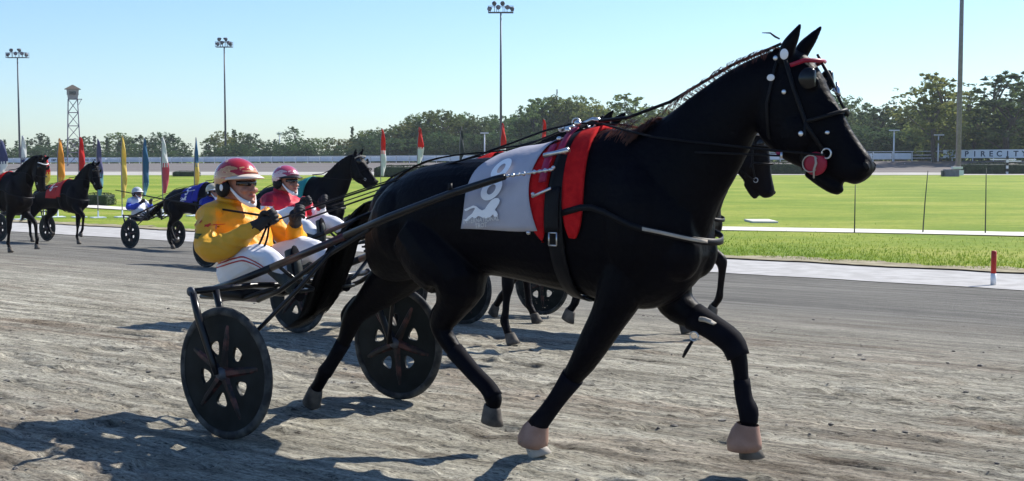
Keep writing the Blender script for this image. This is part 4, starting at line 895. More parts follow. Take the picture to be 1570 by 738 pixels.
def make_bridle(fn, brow, label, main=False):
    t = empty('bridle'); tag(t, label, 'bridle')
    def part(name, bm, m): return obj(name, place(bm, HU, fn), m, t)
    bm = bmesh.new()
    for s in (-1, 1):
        tube(bm, [(2.84, s*.02, 2.005), (2.875, s*.086, 1.94), (2.93, s*.108, 1.80), (2.99, s*.104, 1.64), (3.06, s*.082, 1.53)], .0095, 8)
        tube(bm, [(2.84, s*.02, 2.005), (2.83, s*.085, 1.90), (2.80, s*.10, 1.74), (2.80, s*.08, 1.60), (2.81, 0, 1.545)], .008, 8)
    part('cheek_strap', bm, LEATHER)
    bm = bmesh.new(); tube(bm, [(2.99, -.11, 1.66), (3.06, -.086, 1.68), (3.115, -.055, 1.70), (3.125, 0, 1.71), (3.115, .055, 1.70), (3.06, .086, 1.68), (2.99, .11, 1.66), (2.95, .06, 1.50), (2.93, 0, 1.455), (2.95, -.06, 1.50), (2.99, -.11, 1.66)], .009, 8); part('noseband', bm, LEATHER)
    bm = bmesh.new(); tube(bm, [(2.91, -.104, 1.905), (2.97, -.09, 1.925), (3.005, -.045, 1.925), (3.012, 0, 1.925), (3.005, .045, 1.925), (2.97, .09, 1.925), (2.91, .104, 1.905)], .010, 10); part('browband', bm, brow)
    for s in (-1, 1):                                  # blinker cups
        bm = bmesh.new(); ball(bm, (2.995, s*.105, 1.845), (.044, .020, .048), Matrix.Rotation(R(-18)*s, 4, 'Z'), 20)
        for v in [v for v in bm.verts if v.co.x > 3.022]: v.co.x = 3.022+(v.co.x-3.022)*.15
        part('blinker', bm, PATENT)
        bm = bmesh.new()
        for k in range(16): a0, a1 = 2*math.pi*k/16, 2*math.pi*(k+1)/16; tube(bm, [(3.075+.021*math.cos(a0), s*.088, 1.522+.021*math.sin(a0)), (3.075+.021*math.cos(a1), s*.088, 1.522+.021*math.sin(a1))], .0042, 6, False)
        part('bit_ring', bm, METAL)
    if main:
        bm = bmesh.new(); tube(bm, [(3.025, -.072, 1.478), (3.025, -.082, 1.478), (3.025, -.094, 1.478), (3.025, -.099, 1.478)], [.046, .052, .050, .040], 28); part('cheek_pad', bm, REDP)
        bm = bmesh.new(); N = 22
        for k in range(N): a0, a1 = .6+4.9*k/N, .6+4.9*(k+1)/N; tube(bm, [(3.008+.036*math.cos(a0), -.101, 1.478+.036*math.sin(a0)), (3.008+.036*math.cos(a1), -.101, 1.478+.036*math.sin(a1))], .003, 6, False)
        tube(bm, [(3.030, -.104, 1.51), (3.036, -.106, 1.48), (3.026, -.106, 1.45), (3.024, -.10, 1.415)], [.004, .006, .005, .004], 6); part('pad_lacing', bm, DUST_SUNLIT)
        for u, y, z, r, m in ((2.878, -.099, 1.955, (.020, .005, .024), WHITE), (2.818, -.102, 1.855, (.019, .005, .015), WHITE), (2.886, -.115, 1.79, (.011, .005, .011), METAL), (2.966, -.112, 1.608, (.012, .005, .012), METAL), (3.075, -.085, 1.612, (.011, .005, .009), METAL), (2.835, -.095, 1.94, (.011, .004, .011), METAL), (2.865, -.118, 1.525, (.011, .004, .011), PINK)):
            bm = bmesh.new(); ball(bm, (u, y, z), r); part('rosette', bm, m)
        bm = bmesh.new(); tube(bm, [(2.99, 0, 1.955), (3.045, 0, 1.86), (3.10, 0, 1.745), (3.135, 0, 1.68)], [.006, .009, .007, .005], 8); part('face_strap', bm, LEATHER)
        bm = bmesh.new(); tube(bm, [(3.075, -.03, 1.80), (3.10, -.02, 1.775), (3.085, -.01, 1.83)], [.008, .011, .006], 8); part('face_buckle', bm, METAL)
        bm = bmesh.new(); tube(bm, [(2.82, -.02, 2.03), (2.80, -.02, 2.04), (2.775, -.02, 2.058), (2.74, -.03, 2.06)], [.004, .005, .004, .002], 6); part('crown_tie', bm, LEATHER)
    return t
# ---------------------------------------------------------------- sulky
def wheel_parts():
    outer = [(.318*math.cos(2*math.pi*i/72), .318*math.sin(2*math.pi*i/72)) for i in range(72)]; loops = [outer]
    for k in range(5):
        a = 2*math.pi*k/5+R(90)+R(36); pts = []
        for r_, d in ((.100, 0), (.106, 8), (.124, 12.5), (.146, 15), (.166, 15.5), (.178, 13), (.184, 7), (.185, 0)): pts.append((r_, R(d)))
        full = [(r_, d) for r_, d in pts]+[(r_, -d) for r_, d in pts[-2:0:-1]]; loops.append([(r_*math.cos(a+d), r_*math.sin(a+d)) for r_, d in full])
    disc = shape_mesh(loops, .007, .004)
    for v in disc.vertices: x, y, z = v.co; v.co = (x, z, y)
    spokes = []
    for k in range(5):
        a = 2*math.pi*k/5+R(90); bm = bmesh.new(); M = Matrix.Rotation(-a, 4, 'Y')
        for s in (-1, 1):
            rings = []
            for r_, hw, d in ((.03, .026, .030), (.10, .020, .026), (.20, .017, .020), (.262, .010, .012)):
                rings.append([bm.verts.new(M @ Vector((r_, s*yy, ww))) for yy, ww in ((.008, -hw-.006), (d, -hw*.55), (d, hw*.55), (.008, hw+.006))])
            for i in range(3):
                for j in range(3): bm.faces.new((rings[i][j], rings[i][j+1], rings[i+1][j+1], rings[i+1][j]))
            bm.faces.new(rings[-1]); bm.faces.new(rings[0])
        bmesh.ops.recalc_face_normals(bm, faces=bm.faces); me = bpy.data.meshes.new('spoke'); bm.to_mesh(me); bm.free(); me.materials.append(SPOKE); spokes.append(me)
    bm = bmesh.new(); N = 64; prof_ = [(.312, -.013), (.330, -.017), (.345, -.014), (.3545, -.006), (.3545, .006), (.345, .014), (.330, .017), (.312, .013)]; rg = []
    for i in range(N): a = 2*math.pi*i/N; rg.append([bm.verts.new((r_*math.cos(a), y, r_*math.sin(a))) for r_, y in prof_])
    for i in range(N):
        for j in range(8): bm.faces.new((rg[i][j], rg[i][(j+1) % 8], rg[(i+1) % N][(j+1) % 8], rg[(i+1) % N][j]))
    bmesh.ops.recalc_face_normals(bm, faces=bm.faces); ty = bpy.data.meshes.new('tyre'); bm.to_mesh(ty); bm.free(); ty.materials.append(RUBBER)
    bm = bmesh.new(); tube(bm, [(0, -.055, 0), (0, -.05, 0), (0, -.03, 0), (0, .03, 0), (0, .05, 0), (0, .055, 0)], [.014, .022, .036, .036, .022, .014], 18); hb = bpy.data.meshes.new('hub'); bm.to_mesh(hb); bm.free(); hb.materials.append(DKSTEEL)
    for me in (ty, hb): me.polygons.foreach_set('use_smooth', [True]*len(me.polygons))
    disc.materials.clear(); disc.materials.append(DISC); return disc, spokes, ty, hb
DISCM, SPOKES, TYRE, HUB = wheel_parts()
def make_sulky(label, main=False):
    t = empty('sulky'); tag(t, label, 'sulky')
    for s, y in ((-1, -.75), (1, .65)):
        w_ = bpy.data.objects.new('wheel', DISCM); link(w_, t); w_.location = (0, y, .355)
        for sp in SPOKES: link(bpy.data.objects.new('spoke', sp), w_)
        link(bpy.data.objects.new('tyre', TYRE), w_); link(bpy.data.objects.new('hub', HUB), w_)
        w_.rotation_euler = (0, R(8 if s < 0 else 30), 0)
        for d in (-.085, .075):
            bm = bmesh.new(); tube(bm, [(-.15, y+d, .785), (-.11, y+d, .66), (-.02, y+d*.8, .42), (.0, y+d*.75, .355)], [.020, .021, .019, .015], 10); obj('fork', bm, TUBE, t)
        bm = bmesh.new(); tube(bm, [(-.155, y-.10, .790), (-.155, y-.085, .790)], .026, 10); obj('end_cap', bm, DKSTEEL, t)
        yi = y-s*.085; bm = bmesh.new(); tube(bm, [(.0, yi, .36), (.07, yi-s*.05, .55), (.25, yi-s*.22, .80), (.46, s*.345-.04, 1.03)], .012, 8); obj('brace', bm, TUBE, t)
        sy = s*.36-.04
        bm = bmesh.new(); P = [(-.50, sy*.98, .742), (-.3, sy, .797), (.294, sy, .999), (.853, sy, 1.197), (1.25, sy*.97, 1.325), (1.50, sy*.93, 1.395), (1.56, sy*.90, 1.412)]
        tube(bm, P[:2]+[(.0, sy, .897)], .021, 12); tube(bm, [(.0, sy, .897), P[2], (.55, sy, 1.089)], .021, 12, mi=1); tube(bm, [(.55, sy, 1.089)]+P[3:], [.021, .021, .020, .019, .016], 12)
        obj('shaft', bm, [TUBE, TUBER], t)
        if s < 0:
            bm = bmesh.new(); tube(bm, [(1.245, sy*.97, 1.33), (1.245, sy*.97, 1.375)], .012, 6); obj('tie_peg', bm, LEATHER, t)
        bm = bmesh.new(); a = Vector((1.56, sy*.90, 1.412)); b = Vector((1.83, sy*.86, 1.448)); nl = 9
        for i in range(nl):
            c = a.lerp(b, (i+.5)/nl); tube(bm, [c-Vector((.010, 0, .002)), c, c+Vector((.010, 0, .002))], [.006, .0125 if i % 2 else .009, .006], 10)
        tube(bm, [a, b], .0055, 8); obj('shaft_coupling', bm, METAL, t)
        bm = bmesh.new(); tube(bm, [(-.15, sy*.92, .70), (.02, sy*.92, .765), (.38, sy*.95, .97), (.72, sy, 1.135)], .014, 10); obj('stay', bm, TUBE, t)
        bm = bmesh.new(); tube(bm, [(.06, sy, .90), (.06, sy*.62, .80), (.06, s*.10-.04, .76)], .011, 8); box(bm, (.045, s*.17-.04, .755), (.07, .11, .018), bev=.004); obj('stirrup', bm, TUBE, t)
    bm = bmesh.new(); tube(bm, [(-.155, -.84, .790), (-.155, -.4, .788), (-.19, -.2, .772), (-.19, .1, .772), (-.155, .3, .788), (-.155, .74, .790)], .017, 10); obj('arch', bm, TUBE, t)
    bm = bmesh.new(); tube(bm, [(-.50, -.40, .745), (-.50, .32, .745)], .016, 10); obj('rear_bar', bm, TUBE, t)
    bm = bmesh.new()
    for y in (-.20, .12): tube(bm, [(-.18, y, .755), (-.45, y, .675), (-.82, y, .665)], .014, 8)
    obj('seat_rail', bm, TUBE, t)
    bm = bmesh.new(); tube(bm, [(-.72, -.16, .655), (-.72, -.05, .655), (-.50, -.05, .66), (-.35, -.10, .70)], .022, 10); obj('weight_tube', bm, GALV, t)
    bm = bmesh.new(); box(bm, (-.62, -.04, .700), (.38, .38, .055), bev=.024); obj('seat', bm, LEATHER, t)
    return t
# ---------------------------------------------------------------- driver
PU = -.68
def helmet_mat(name, base, red, hot):
    m = bpy.data.materials.new(name); m.use_nodes = True; n = m.node_tree.nodes; l = m.node_tree.links; b = n['Principled BSDF']; b.inputs['Roughness'].default_value = .25; b.inputs['Coat Weight'].default_value = .6; b.inputs['Coat Roughness'].default_value = .08
    tc = n.new('ShaderNodeTexCoord'); mp = n.new('ShaderNodeMapping'); mp.inputs['Scale'].default_value = (7, 3, 24); mp.inputs['Rotation'].default_value = (0, R(16), 0); l.new(tc.outputs['Object'], mp.inputs[0])
    ns = n.new('ShaderNodeTexNoise'); ns.inputs['Scale'].default_value = 1; ns.inputs['Detail'].default_value = 1.5; ns.inputs['Distortion'].default_value = 1.6; l.new(mp.outputs[0], ns.inputs['Vector'])
    sx = n.new('ShaderNodeSeparateXYZ'); l.new(tc.outputs['Object'], sx.inputs[0]); mr = n.new('ShaderNodeMapRange'); mr.inputs['From Min'].default_value = 1.34; mr.inputs['From Max'].default_value = 1.50; mr.inputs['To Min'].default_value = -.14; mr.inputs['To Max'].default_value = .15; l.new(sx.outputs['Z'], mr.inputs[0])
    ad = n.new('ShaderNodeMath'); l.new(ns.outputs['Fac'], ad.inputs[0]); l.new(mr.outputs[0], ad.inputs[1])
    r = n.new('ShaderNodeValToRGB'); r.color_ramp.interpolation = 'LINEAR'; e = r.color_ramp.elements; e[0].position = .47; e[0].color = (*base, 1); e[1].position = .535; e[1].color = (*red, 1); x = e.new(.50); x.color = (*hot, 1); x = e.new(.515); x.color = (*red, 1)
    l.new(ad.outputs[0], r.inputs[0]); l.new(r.outputs[0], b.inputs['Base Color']); return m
HM1 = helmet_mat('helmet_gold_flames', (.52, .26, .11), (.38, .012, .018), (.75, .45, .20))
HM2 = helmet_mat('helmet_pink_white', (.62, .42, .42), (.42, .06, .11), (.7, .62, .62))
HM3 = mat('helmet_pale', (.45, .47, .48), (.6, .62, .62), 5, .3, coat=.4)
HM4 = mat('helmet_cream', (.40, .36, .26), (.5, .46, .34), 5, .3, coat=.4)
def hand(bm, w0, d, up, side, s):                      # palm, four curled fingers and a thumb, all volumes to be welded
    d = Vector(d).normalized(); up = (Vector(up)-d*Vector(up).dot(d)).normalized(); lat = d.cross(up)*s
    w0 = Vector(w0); P = lambda a, b, c: w0+d*a+up*b+lat*c
    tube(bm, [P(-.02, 0, 0), P(.02, 0, 0), P(.055, 0, 0), P(.085, 0, -.002)], [.026, .032, .038, .034], 12)
    for i, (ln, rr) in enumerate(((.9, .0095), (1.0, .010), (.95, .0098), (.78, .0085))):
        o = .032-.0215*i; limb(bm, [(*P(.07, o, 0), rr*1.1), (*P(.07+.036*ln, o, -.006), rr*1.05), (*P(.07+.052*ln, o, -.026), rr), (*P(.07+.040*ln, o, -.046), rr*.95), (*P(.07+.018*ln, o, -.050), rr*.85)], 2, 8)
    limb(bm, [(*P(.02, .025, -.008), .014), (*P(.050, .045, -.02), .012), (*P(.075, .040, -.038), .0105), (*P(.088, .025, -.044), .009)], 2, 8)
def fold(me, amp, fr, seed):
    n = len(me.vertices); co = np.empty(n*3); no = np.empty(n*3); me.vertices.foreach_get('co', co); me.vertex_normals.foreach_get('vector', no); co = co.reshape(-1, 3); no = no.reshape(-1, 3)
    a = noise2((co[:, 0]*.6+co[:, 2]*1.1)*fr+40, (co[:, 1]*.7-co[:, 0]*.5)*fr+40, 60+seed); b = noise2((co[:, 2]*1.2-co[:, 0]*.3)*fr*1.3+50, co[:, 1]*fr*.8+45, 70+seed)
    k = 1-np.abs(a*2-1)*1.6; co += no*((k*.5+b-.65)*amp)[:, None]; me.vertices.foreach_set('co', co.ravel()); me.update()
def make_driver(label, main, vox):
    t = empty('person'); tag(t, label, 'person'); C_ = -.04
    def pl(x, name, m, par=None): return obj(name, place(x, PU, lambda p: Vector((p[0], p[1]+C_, p[2]))), m, par or t)
    TOR = [(-.46, .74, -.68, .74, .14), (-.46, .85, -.69, .84, .155), (-.50, .96, -.76, .95, .16), (-.54, 1.06, -.84, 1.06, .18), (-.59, 1.15, -.86, 1.15, .19), (-.64, 1.205, -.80, 1.21, .12), (-.655, 1.24, -.765, 1.25, .062), (-.64, 1.30, -.76, 1.31, .058)]
    HD = [(-.555, 1.222, -.60, 1.228, .022), (-.540, 1.242, -.66, 1.25, .046), (-.536, 1.265, -.72, 1.265, .060), (-.536, 1.29, -.755, 1.285, .067), (-.540, 1.32, -.77, 1.315, .072), (-.548, 1.345, -.778, 1.345, .074), (-.542, 1.365, -.782, 1.37, .077), (-.555, 1.41, -.775, 1.41, .075), (-.60, 1.45, -.74, 1.45, .055), (-.65, 1.468, -.70, 1.468, .02)]
    armN = [(-.70, -.17, 1.155), (-.66, -.245, 1.07), (-.60, -.29, .985), (-.53, -.275, .975), (-.42, -.21, 1.045), (-.335, -.155, 1.105)]
    armF = [(-.66, .17, 1.155), (-.60, .235, 1.07), (-.50, .27, .985), (-.43, .25, .985), (-.37, .19, 1.05), (-.325, .145, 1.105)]
    legN = [(-.60, -.09, .81), (-.52, -.13, .855), (-.32, -.165, .925), (-.20, -.17, .90), (-.08, -.17, .825)]
    legF = [(-.60, .09, .81), (-.50, .13, .870), (-.28, .165, .950), (-.15, .17, .93), (-.04, .17, .855)]
    bm = bmesh.new(); loft2(bm, TOR, 0, 22, 3, 2.2); loft2(bm, HD, 0, 24, 4, 2.2)
    limb(bm, [(-.552, 0, 1.352, .009), (-.535, 0, 1.33, .012), (-.519, 0, 1.306, .0135), (-.530, 0, 1.293, .011)], 2, 10)
    for s in (-1, 1): ball(bm, (-.528, s*.014, 1.300), (.010, .009, .008), seg=8); ball(bm, (-.665, s*.074, 1.325), (.018, .008, .03), seg=10); ball(bm, (-.556, s*.040, 1.305), (.020, .022, .018), seg=10)
    ball(bm, (-.537, 0, 1.238), (.018, .02, .015), seg=10)
    for ar, lg, s in ((armN, legN, -1), (armF, legF, 1)):
        limb(bm, [(*p, r) for p, r in zip(ar, (.06, .052, .045, .045, .038, .028))], 2, 12); limb(bm, [(*p, r) for p, r in zip(lg, (.09, .08, .062, .055, .042))], 2, 12)
        e = Vector(ar[-1]); d = e-Vector(ar[-2]); hand(bm, e+d*.15, d, (0, 0, 1), 0, s)
    pl(union(bm, vox*.75, 2, .4), 'body', SKIN)
    for s in (-1, 1):
        bm = bmesh.new(); ball(bm, (-.553, s*.031, 1.345), (.011, .014, .009), seg=12); pl(bm, 'eye', EYEW)
    bm = bmesh.new(); limb(bm, [(-.541, -.026, 1.273, .002), (-.530, -.012, 1.274, .0058), (-.527, 0, 1.2745, .0065), (-.530, .012, 1.274, .0058), (-.541, .026, 1.273, .002)], 2, 8); pl(bm, 'lips', LIP)
    # jersey
    bm = bmesh.new(); loft2(bm, [(-.43, .80, -.715, .785, .168), (-.42, .87, -.735, .85, .180), (-.455, .96, -.80, .95, .185), (-.505, 1.06, -.875, 1.06, .200), (-.57, 1.15, -.885, 1.155, .203), (-.625, 1.205, -.83, 1.22, .135), (-.645, 1.225, -.79, 1.245, .080), (-.64, 1.243, -.79, 1.268, .074)], 0, 26, 4, 2.3)
    for ar in (armN, armF): limb(bm, [(*p, r) for p, r in zip(ar, (.080, .070, .064, .065, .056, .037))], 3, 14)
    me = union(bm, vox, 2, .5)
    fold(me, .024, 7, 1); fold(me, .017, 17, 2)         # folds in the cloth
    jer = pl(me, 'jersey', JORANGE)
    # trousers
    bm = bmesh.new(); loft2(bm, [(-.42, .725, -.70, .735, .145), (-.41, .79, -.745, .78, .172), (-.44, .85, -.73, .84, .165), (-.50, .90, -.70, .90, .12)], 0, 22, 3, 2.3)
    for lg in (legN, legF): limb(bm, [(*p, r) for p, r in zip(lg, (.105, .100, .080, .068, .052))], 3, 14)
    me = union(bm, vox, 2, .5)
    fold(me, .014, 12, 3)
    pl(me, 'trousers', WPANTS)
    for ar, s in ((armN, -1), (armF, 1)):
        bm = bmesh.new(); e = Vector(ar[-1]); d = e-Vector(ar[-2]); limb(bm, [(*(e-d*.20), .041), (*(e+d*.05), .036), (*(e+d*.25), .034)], 2, 12)
        b2 = bmesh.new(); hand(b2, e+d*.15, d, (0, 0, 1), 0, s); tmp = bpy.data.meshes.new('x'); b2.to_mesh(tmp); b2.free(); bm.from_mesh(tmp); me = union(bm, min(vox, .0045), 2, .4)
        for v in me.vertices: v.co += Vector(v.normal)*.003
        pl(me, 'glove', GLOVE)
    for lg, s in ((legN, -1), (legF, 1)):
        e = Vector(lg[-1]); y = e.y; fx = e.x+.10; bm = bmesh.new()
        limb(bm, [(e.x-.10, y, e.z+.06, .062), (e.x-.02, y, e.z+.005, .055), (e.x+.055, y, e.z-.055, .052)], 2, 14)
        limb(bm, [(e.x+.035, y, e.z-.085, .036), (e.x+.055, y, e.z-.04, .046), (e.x+.065, y, e.z+.03, .044), (e.x+.05, y, e.z+.10, .043), (e.x+.025, y, e.z+.155, .034)], 3, 14)
        pl(union(bm, min(vox, .008), 2, .5), 'boot', BOOTL)
        bm = bmesh.new(); 
        for k, (za, zb) in enumerate(((-.125, -.045), (-.02, .175))): ball(bm, (e.x+.098-.02*k, y, e.z+(za+zb)/2), (.014, .044, (zb-za)/2+.01), Matrix.Rotation(R(-6-5*k), 4, 'Y'), 14)
        pl(bm, 'boot_sole', NAVY)
    # helmet
    h = empty('helmet_placeholder') if False else None
    bm = bmesh.new(); bmesh.ops.create_uvsphere(bm, u_segments=40, v_segments=26, radius=1); bmesh.ops.transform(bm, matrix=Matrix.Translation((-.672, 0, 1.372)) @ Matrix.Diagonal((.148, .122, .128, 1)), verts=bm.verts)
    bmesh.ops.bisect_plane(bm, geom=bm.verts[:]+bm.edges[:]+bm.faces[:], plane_co=(-.60, 0, 1.378), plane_no=(.42, 0, -.91), clear_outer=True)
    hm = pl(bm, 'helmet', HM1); m = hm.modifiers.new('t', 'SOLIDIFY'); m.thickness = .012; m.offset = -1
    bm = bmesh.new(); V = []; F = []; n = 20
    for i in range(n+1):
        a = R(-78+156*i/n); ca, sa = math.cos(a), math.sin(a); V.append(Vector((-.672+.142*ca, .118*sa, 1.392+.012*ca-.014*(1-ca)))); ex = .055*max(0, ca)**.6; V.append(Vector((-.672+(.146+ex)*ca, (.120+ex*.3)*sa, 1.384-.003-.014*(1-ca))))
    for i in range(n): F.append((2*i, 2*i+1, 2*i+3, 2*i+2))
    o = pyobj('visor', [Vector((v.x, v.y, v.z)) for v in V], F, mat('visor_cream', (.60, .50, .42), (.7, .6, .52), 6, .4), hm, True); o.data.transform(Matrix.Translation((-PU, C_, 0))); o.modifiers.new('t', 'SOLIDIFY').thickness = .006
    for s in (-1, 1):
        bm = bmesh.new(); ball(bm, (-.685, s*.098, 1.318), (.062, .022, .055)); o = obj('ear_cup', place(bm, PU, lambda p: Vector((p[0], p[1]+C_, p[2]))), LEATHER, hm)
        bm = bmesh.new(); ball(bm, (-.672, s*.121, 1.322), (.014, .005, .020)); o = obj('badge', place(bm, PU, lambda p: Vector((p[0], p[1]+C_, p[2]))), WHITE, hm)
    V = []; F = []; arc = crom([(-.655, -.094, 1.345), (-.61, -.083, 1.300), (-.568, -.062, 1.252), (-.535, -.03, 1.226), (-.528, 0, 1.222), (-.535, .03, 1.226), (-.568, .062, 1.252), (-.61, .083, 1.300), (-.655, .094, 1.345)], 3)
    for i, p in enumerate(arc):
        ww = .006+.012*math.sin(math.pi*i/(len(arc)-1)); V += [Vector((p[0]-.004, p[1], p[2]+ww)), Vector((p[0]-.002, p[1]*1.03, p[2]-ww))]
        if i: F.append((2*i-2, 2*i-1, 2*i+1, 2*i))
    o = pyobj('chin_strap', V, F, WHITE, hm, True); o.data.transform(Matrix.Translation((-PU, C_, 0))); o.modifiers.new('t', 'SOLIDIFY').thickness = .006
    V = []; F = []
    for i in range(15):
        a = R(-72+144*i/14); x = -.618+.086*math.cos(a); y = .080*math.sin(a); hh = .021-.006*abs(math.sin(a)) - (.007 if i == 7 else 0); V += [Vector((x, y, 1.350+hh*.8)), Vector((x-.002, y, 1.350-hh))]
        if i: F.append((2*i-2, 2*i-1, 2*i+1, 2*i))
    o = pyobj('sunglasses', V, F, SHADES, t, True); o.data.transform(Matrix.Translation((-PU, C_, 0))); o.modifiers.new('t', 'SOLIDIFY').thickness = .004
    return t
def snap_patch(jersey, pts2, cx, cz, m, parent, name, off=.003):   # print on the right sleeve, laid on the cloth from the side
    bm = bmesh.new(); bm.from_mesh(jersey.data)
    from mathutils.bvhtree import BVHTree
    tr = BVHTree.FromBMesh(bm); bm.free(); me = shape_mesh([pts2]); b2 = chop(me, .012); ok = True
    for v in b2.verts:
        o_ = Vector((cx+v.co.x, -.9, cz+v.co.y)); hit = tr.ray_cast(o_, Vector((0, 1, 0)))
        if hit[0] is None: ok = False; continue
        v.co = hit[0]+hit[1]*off*(1 if hit[1].y < 0 else -1)
    if not ok: b2.free(); return None
    return obj(name, b2, m, parent, False)

# ================================================================ THE FIELD
def put(o, center, u, roll=0, dz=0, dyaw=0):
    q = center.dot(L); z = prof(q)
    p = center+H*u; o.location = (p.x, p.y, z+dz); o.rotation_euler = (roll, 0, ANG+dyaw)
ID = bender(0, 0); idf = lambda p: Vector(p)
# --- the nearest team
H1 = make_horse(('fore_plant_back', 'fore_reach', 'hind_fwd', 'hind_push'), idf, .0085, COAT, 'huge black horse in the foreground trotting to the right under white cloth', True)
put(H1, A, HU)
def gear(bmfn, name, m, parent, label=None): bm = bmesh.new(); bmfn(bm); o = obj(name, place(bm, HU), m, parent); return o
def wrap(kind, y, i0, i1, extra, name, m, par):
    P = LEG[kind][i0:i1]; bm = bmesh.new(); limb(bm, [(x, y, z, r*.86+extra) for x, z, r in P], 3, 20); return obj(name, place(bm, HU), m, par)
HB = empty('leg_boots'); tag(HB, 'black wraps, knee boots and tan rubber bell boots strapped on the nearest horse legs', 'leg boots'); put(HB, A, HU)
wrap('fore_plant_back', -.125, 2, 5, .006, 'knee_boot', NAVY, HB); wrap('fore_plant_back', -.125, 5, 9, .006, 'shin_wrap', NAVY, HB)
wrap('fore_reach', .125, 3, 7, .013, 'knee_boot', NAVY, HB); wrap('fore_reach', .125, 7, 11, .005, 'shin_wrap', NAVY, HB)
wrap('hind_fwd', -.135, 6, 10, .005, 'shin_wrap', NAVY, HB); wrap('hind_push', .135, 6, 9, .004, 'shin_wrap', NAVY, HB)
def bell(x0, z0, x1, z1, y, r0, r1, ang=0, name='bell_boot'):
    bm = bmesh.new(); a, b = Vector((x0, y, z0)), Vector((x1, y, z1)); d = (b-a).normalized(); f = Vector((0, 1, 0)).cross(d); f = f if f.x > 0 else -f; rings = []
    for t, k in ((0, 0), (.04, .05), (.3, .4), (.7, .85), (1.0, 1.0), (1.0, .94)):
        c = a.lerp(b, t); r = r0+(r1-r0)*k
        rings.append([bm.verts.new(c+f*(math.cos(q)*r*(1.0 if math.cos(q) > 0 else 1.22+.25*t*(1-t)*4))+Vector((0, 1, 0))*math.sin(q)*r+d*(-.012*math.cos(q) if t > .5 else 0)) for q in [2*math.pi*i/26 for i in range(26)]])
    for i in range(5):
        for k in range(26): bm.faces.new((rings[i][k], rings[i][(k+1) % 26], rings[i+1][(k+1) % 26], rings[i+1][k]))
    bmesh.ops.recalc_face_normals(bm, faces=bm.faces); return obj(name, place(bm, HU), BOOT, HB)
bell(1.60, .168, 1.565, .055, -.125, .050, .070); bell(2.625, .252, 2.612, .125, .125, .048, .073)
bm = bmesh.new(); tube(bm, [(2.405, .06, .745), (2.44, .058, .738), (2.475, .06, .722)], 1, 8, flat=(.022, .006)); tube(bm, [(2.40, .055, .74), (2.43, .05, .74), (2.46, .055, .73)], .012, 8); obj('knee_strap', place(bm, HU), DUST_SUNLIT, HB)
bm = bmesh.new(); 
for k in range(14): a0, a1 = 2*math.pi*k/14, 2*math.pi*(k+1)/14; tube(bm, [(2.37+.022*math.cos(a0), .055, .655+.022*math.sin(a0)), (2.37+.022*math.cos(a1), .055, .655+.022*math.sin(a1))], .004, 6, False)
obj('strap_ring', place(bm, HU), METAL, HB)
bm = bmesh.new(); tube(bm, [(2.36, .055, .63), (2.33, .05, .58), (2.315, .05, .55)], [.008, .010, .006], 6); obj('strap_end', place(bm, HU), LEATHER, HB)
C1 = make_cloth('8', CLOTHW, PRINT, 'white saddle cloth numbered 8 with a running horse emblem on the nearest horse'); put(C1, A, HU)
G1 = make_harness(idf, RED, 'black harness with two red fleece pads on the nearest horse', True); put(G1, A, HU)
B1 = make_bridle(idf, REDP, 'black blinker bridle with red browband and red round cheek pad', True); put(B1, A, HU)
S1 = make_sulky('nearest racing sulky with dark disc wheels under the orange jacketed driver', True); put(S1, A, 0)
D1 = make_driver('driver in orange jersey, white trousers and red flamed helmet leaning back', True, .0065); put(D1, A, PU)
def sleeves(d, m, cut=.205):
    j = [x for x in d.children if x.name.split('.')[0] == 'jersey'][0]; j.data.materials.append(m)
    for q_ in j.data.polygons:
        c_ = q_.center
        if c_.y+.04 < -cut or (c_.x > .20 and c_.y+.04 < -.12): q_.material_index = 1
sleeves(D1, mat('sleeve_gold', (.70, .34, .03), (.76, .40, .04), 3, .5, .014, 13, spec=.25, trans=.12))
jer = [c for c in D1.children if c.name.startswith('jersey')][0]; tro = [c for c in D1.children if c.name.startswith('trousers')][0]
for cx, cz in ((-.03, 1.105), (.02, 1.125), (.065, 1.105), (-.01, 1.075)):
    st = [((.013 if i % 2 == 0 else .006)*math.cos(2*math.pi*i/10+.3), (.013 if i % 2 == 0 else .006)*math.sin(2*math.pi*i/10+.3)) for i in range(10)]
    snap_patch(jer, st, cx, cz, REDN, jer, 'star')
snap_patch(jer, [(-.04, -.012), (.035, -.016), (.042, .012), (-.03, .018)], .03, 1.045, GRN, jer, 'badge')
sw = [(0.0, .865), (.12, .885), (.24, .915), (.33, .930), (.42, .905), (.52, .86)]
for dz in (0, -.020):
    Q = crom(sw, 4); up = [(q[0], q[1]+dz+.004) for q in Q]; dn = [(q[0], q[1]+dz-.004) for q in Q][::-1]; snap_patch(tro, up+dn, 0, 0, mat('trouser_stripe', (.35, .03, .04), None, 5, .6), tro, 'stripe')
WH = bmesh.new(); tube(WH, [(.0, 0, 0), (.4, -.01, .045), (.9, -.01, .11), (1.35, 0, .175)], [.008, .006, .0045, .003], 6); WHO = obj('whip', WH, LEATHER)
WHO.location = tuple(A+H*(-.27)+L*(-.19)+Vector((0, 0, 1.165))); WHO.rotation_euler = (0, R(2), math.atan2(H.y, H.x)+math.pi); tag(WHO, 'long thin whip held by the orange jacketed driver, trailing behind him', 'whip')
for k, P in enumerate(([(-.27, -.17, 1.12), (-.30, -.20, 1.02), (-.36, -.20, .935), (-.43, -.19, .915), (-.44, -.20, .97), (-.37, -.20, 1.04), (-.33, -.19, 1.10)], [(-.25, -.18, 1.12), (-.25, -.20, 1.03), (-.29, -.21, .96), (-.35, -.205, .99)])):
    bm = bmesh.new(); tube(bm, [tuple(q) for q in crom(P, 4)], 1, 6, flat=(.009, .004)); o = obj('hand_loop', place(bm, HU), LEATHER, G1)

